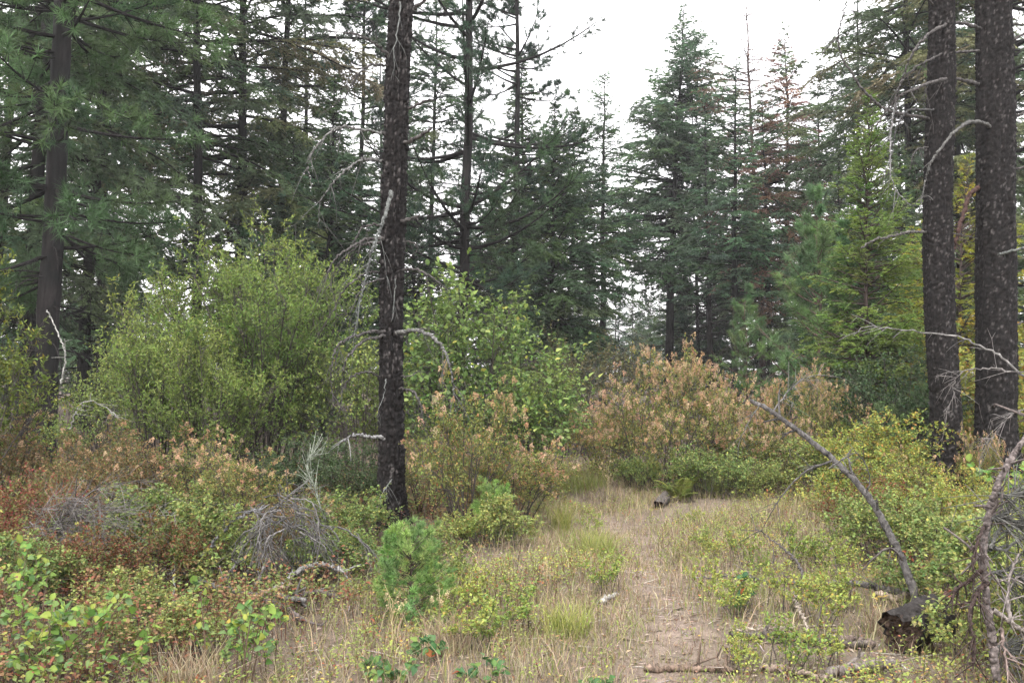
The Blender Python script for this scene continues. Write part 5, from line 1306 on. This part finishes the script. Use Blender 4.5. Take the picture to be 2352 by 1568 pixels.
HC = [(0.21, 0.27, 0.085), (0.26, 0.31, 0.095), (0.33, 0.34, 0.095), (0.36, 0.28, 0.09), (0.32, 0.14, 0.08), (0.17, 0.21, 0.07), (0.27, 0.19, 0.10)]
TH_ = [(0.15, 0.20, 0.07), (0.18, 0.23, 0.075), (0.12, 0.16, 0.06), (0.25, 0.25, 0.08), (0.20, 0.09, 0.055), (0.21, 0.14, 0.075), (0.17, 0.09, 0.06), (0.30, 0.22, 0.12)]
def m_clear(x, y): return clear_mask(x, y) * (1 - .75 * path_mask(x, y)) * np.clip(patchy(x, y, 1.7, 3.0) * 2.6 - 1.0 , 0.03, 1)
def m_left(x, y): return (1 - clear_mask(x, y)) * (x < 0.6) * np.clip(.35 + patchy(x, y, 2.3, .5), 0, 1)
def m_right(x, y): return (1 - clear_mask(x, y)) * (x > 0.6) * np.clip(.35 + patchy(x, y, 2.1, 1.5), 0, 1)
link("low_herbs", herbs(821, 22000, m_clear, (.05, .18), 15, .021, .013, HC, [5, 4, 2, 1.2, .9, 4, 1.2]).mesh("low_herbs", M_LEAF), kind="stuff")
link("undergrowth", herbs(822, 10500, m_left, (.12, .42), 18, .032, .021, TH_, [4, 3, 4, 1.5, 2.0, 2.4, 1.8, 1.2], y1=14, spread=.11).mesh("left_undergrowth", M_LEAF), kind="stuff")
link("undergrowth", herbs(823, 9500, m_right, (.12, .36), 17, .033, .023, HC, [5, 5, 4, 1.6, .8, 3, 1], y1=15, spread=.11).mesh("right_undergrowth", M_LEAF), kind="stuff")

# litter: dead leaves and needles, small broken twigs
rng = rs(831)
x, y = wedge(rng, 32000, 4.2, 11.0)
n_ = len(x); z = hz(x, y) + rng.uniform(.003, .02, n_)
d = unit(rng, n_); d[:, 2] *= .2
up = norm(np.array([0, 0, 1.0]) + unit(rng, n_) * .45)
g = Geo()
leaves(g, np.stack([x, y, z], -1), norm(d), up, rng.uniform(.012, .045, n_), rng.uniform(.004, .02, n_), pal(rng, n_, [(0.26, 0.18, 0.12), (0.19, 0.13, 0.09), (0.33, 0.25, 0.18), (0.14, 0.10, 0.08), (0.36, 0.30, 0.24), (0.28, 0.13, 0.07)], [4, 4, 3, 3, 2, 1]))
link("leaf_litter", g.mesh("leaf_litter", M_DRY), kind="stuff")
x, y = wedge(rng, 2800, 4.2, 9.0)
n_ = len(x); a = rng.random(n_) * 6.283; L_ = rng.gamma(2.0, .06, n_) + .03
p0 = np.stack([x, y, hz(x, y) + .006], -1); dd = np.stack([np.cos(a), np.sin(a), rng.normal(size=n_) * .06], -1) * L_[:, None]
g = Geo(); tubes(g, np.stack([p0, p0 + dd * .5 + rng.normal(size=(n_, 3)) * .006, p0 + dd], 1), rng.uniform(.0015, .0045, n_)[:, None] * np.array([1, .9, .6])[None], 3, pal(rng, n_, [(0.20, 0.165, 0.14), (0.30, 0.25, 0.21), (0.12, 0.095, 0.08), (0.36, 0.32, 0.29)]))
link("twig_litter", g.mesh("twig_litter", M_TWIG), kind="stuff")

# dry weed stalks with seed heads
for i, (u, Y, H, lab) in enumerate([(900, 5.45, .30, "pale dry weed with forked seed heads in front of the fir sapling"), (1010, 5.55, .27, "pale dry weed with seed heads right of the fir sapling's foot"),
                                    (1255, 6.8, .22, "straw-coloured dry weed in the grass left of the path"), (1395, 12.0, .5, "tall straw weed at the back of the clearing")]):
    rng = rs(850 + i); p = GD(u, Y)
    o = thing("dry_weed", p, lab, "weed")
    st = np.array([[0, 0, 0], [.01, 0, H * .4], [0.0, .01, H * .7], [.01, 0, H]])
    g = dead_branch_geo(st, .003, .0018, 860 + i, 9, H * .32, (0.42, 0.35, 0.2), -.5, 1, .002)
    add_branch("stalk", g, o, M_DRY)
    tips = np.array([[.01, 0, H]]) + unit(rng, 14) * np.array([H * .22, H * .22, H * .2])
    link("seed_heads", plumes_geo(rng, tips, np.tile([0, 0, 1.0], (14, 1)), 16, .03, .012, ((0.5, 0.42, 0.26), (0.42, 0.33, 0.2)), .008).mesh("weed_seed", M_DRY), o, kind="stuff")

# ------------------------------------------------------------------ haze
hm, n, l, o = newmat("smoke_haze")
pv = n.new("ShaderNodeVolumePrincipled")
pv.inputs["Color"].default_value = (0.97, 0.985, 1.0, 1)
pv.inputs["Density"].default_value = 0.0009
pv.inputs["Anisotropy"].default_value = 0.2
l.new(pv.outputs[0], o.inputs["Volume"])
g = Geo()
x0, x1, y0, y1, z0, z1 = -600, 600, -360, 860, -1.5, 34.0
g.add([(x0, y0, z0), (x1, y0, z0), (x1, y1, z0), (x0, y1, z0), (x0, y0, z1), (x1, y0, z1), (x1, y1, z1), (x0, y1, z1)],
      quad=[(0, 3, 2, 1), (4, 5, 6, 7), (0, 1, 5, 4), (1, 2, 6, 5), (2, 3, 7, 6), (3, 0, 4, 7)])
link("haze", g.mesh("haze", hm), kind="stuff")
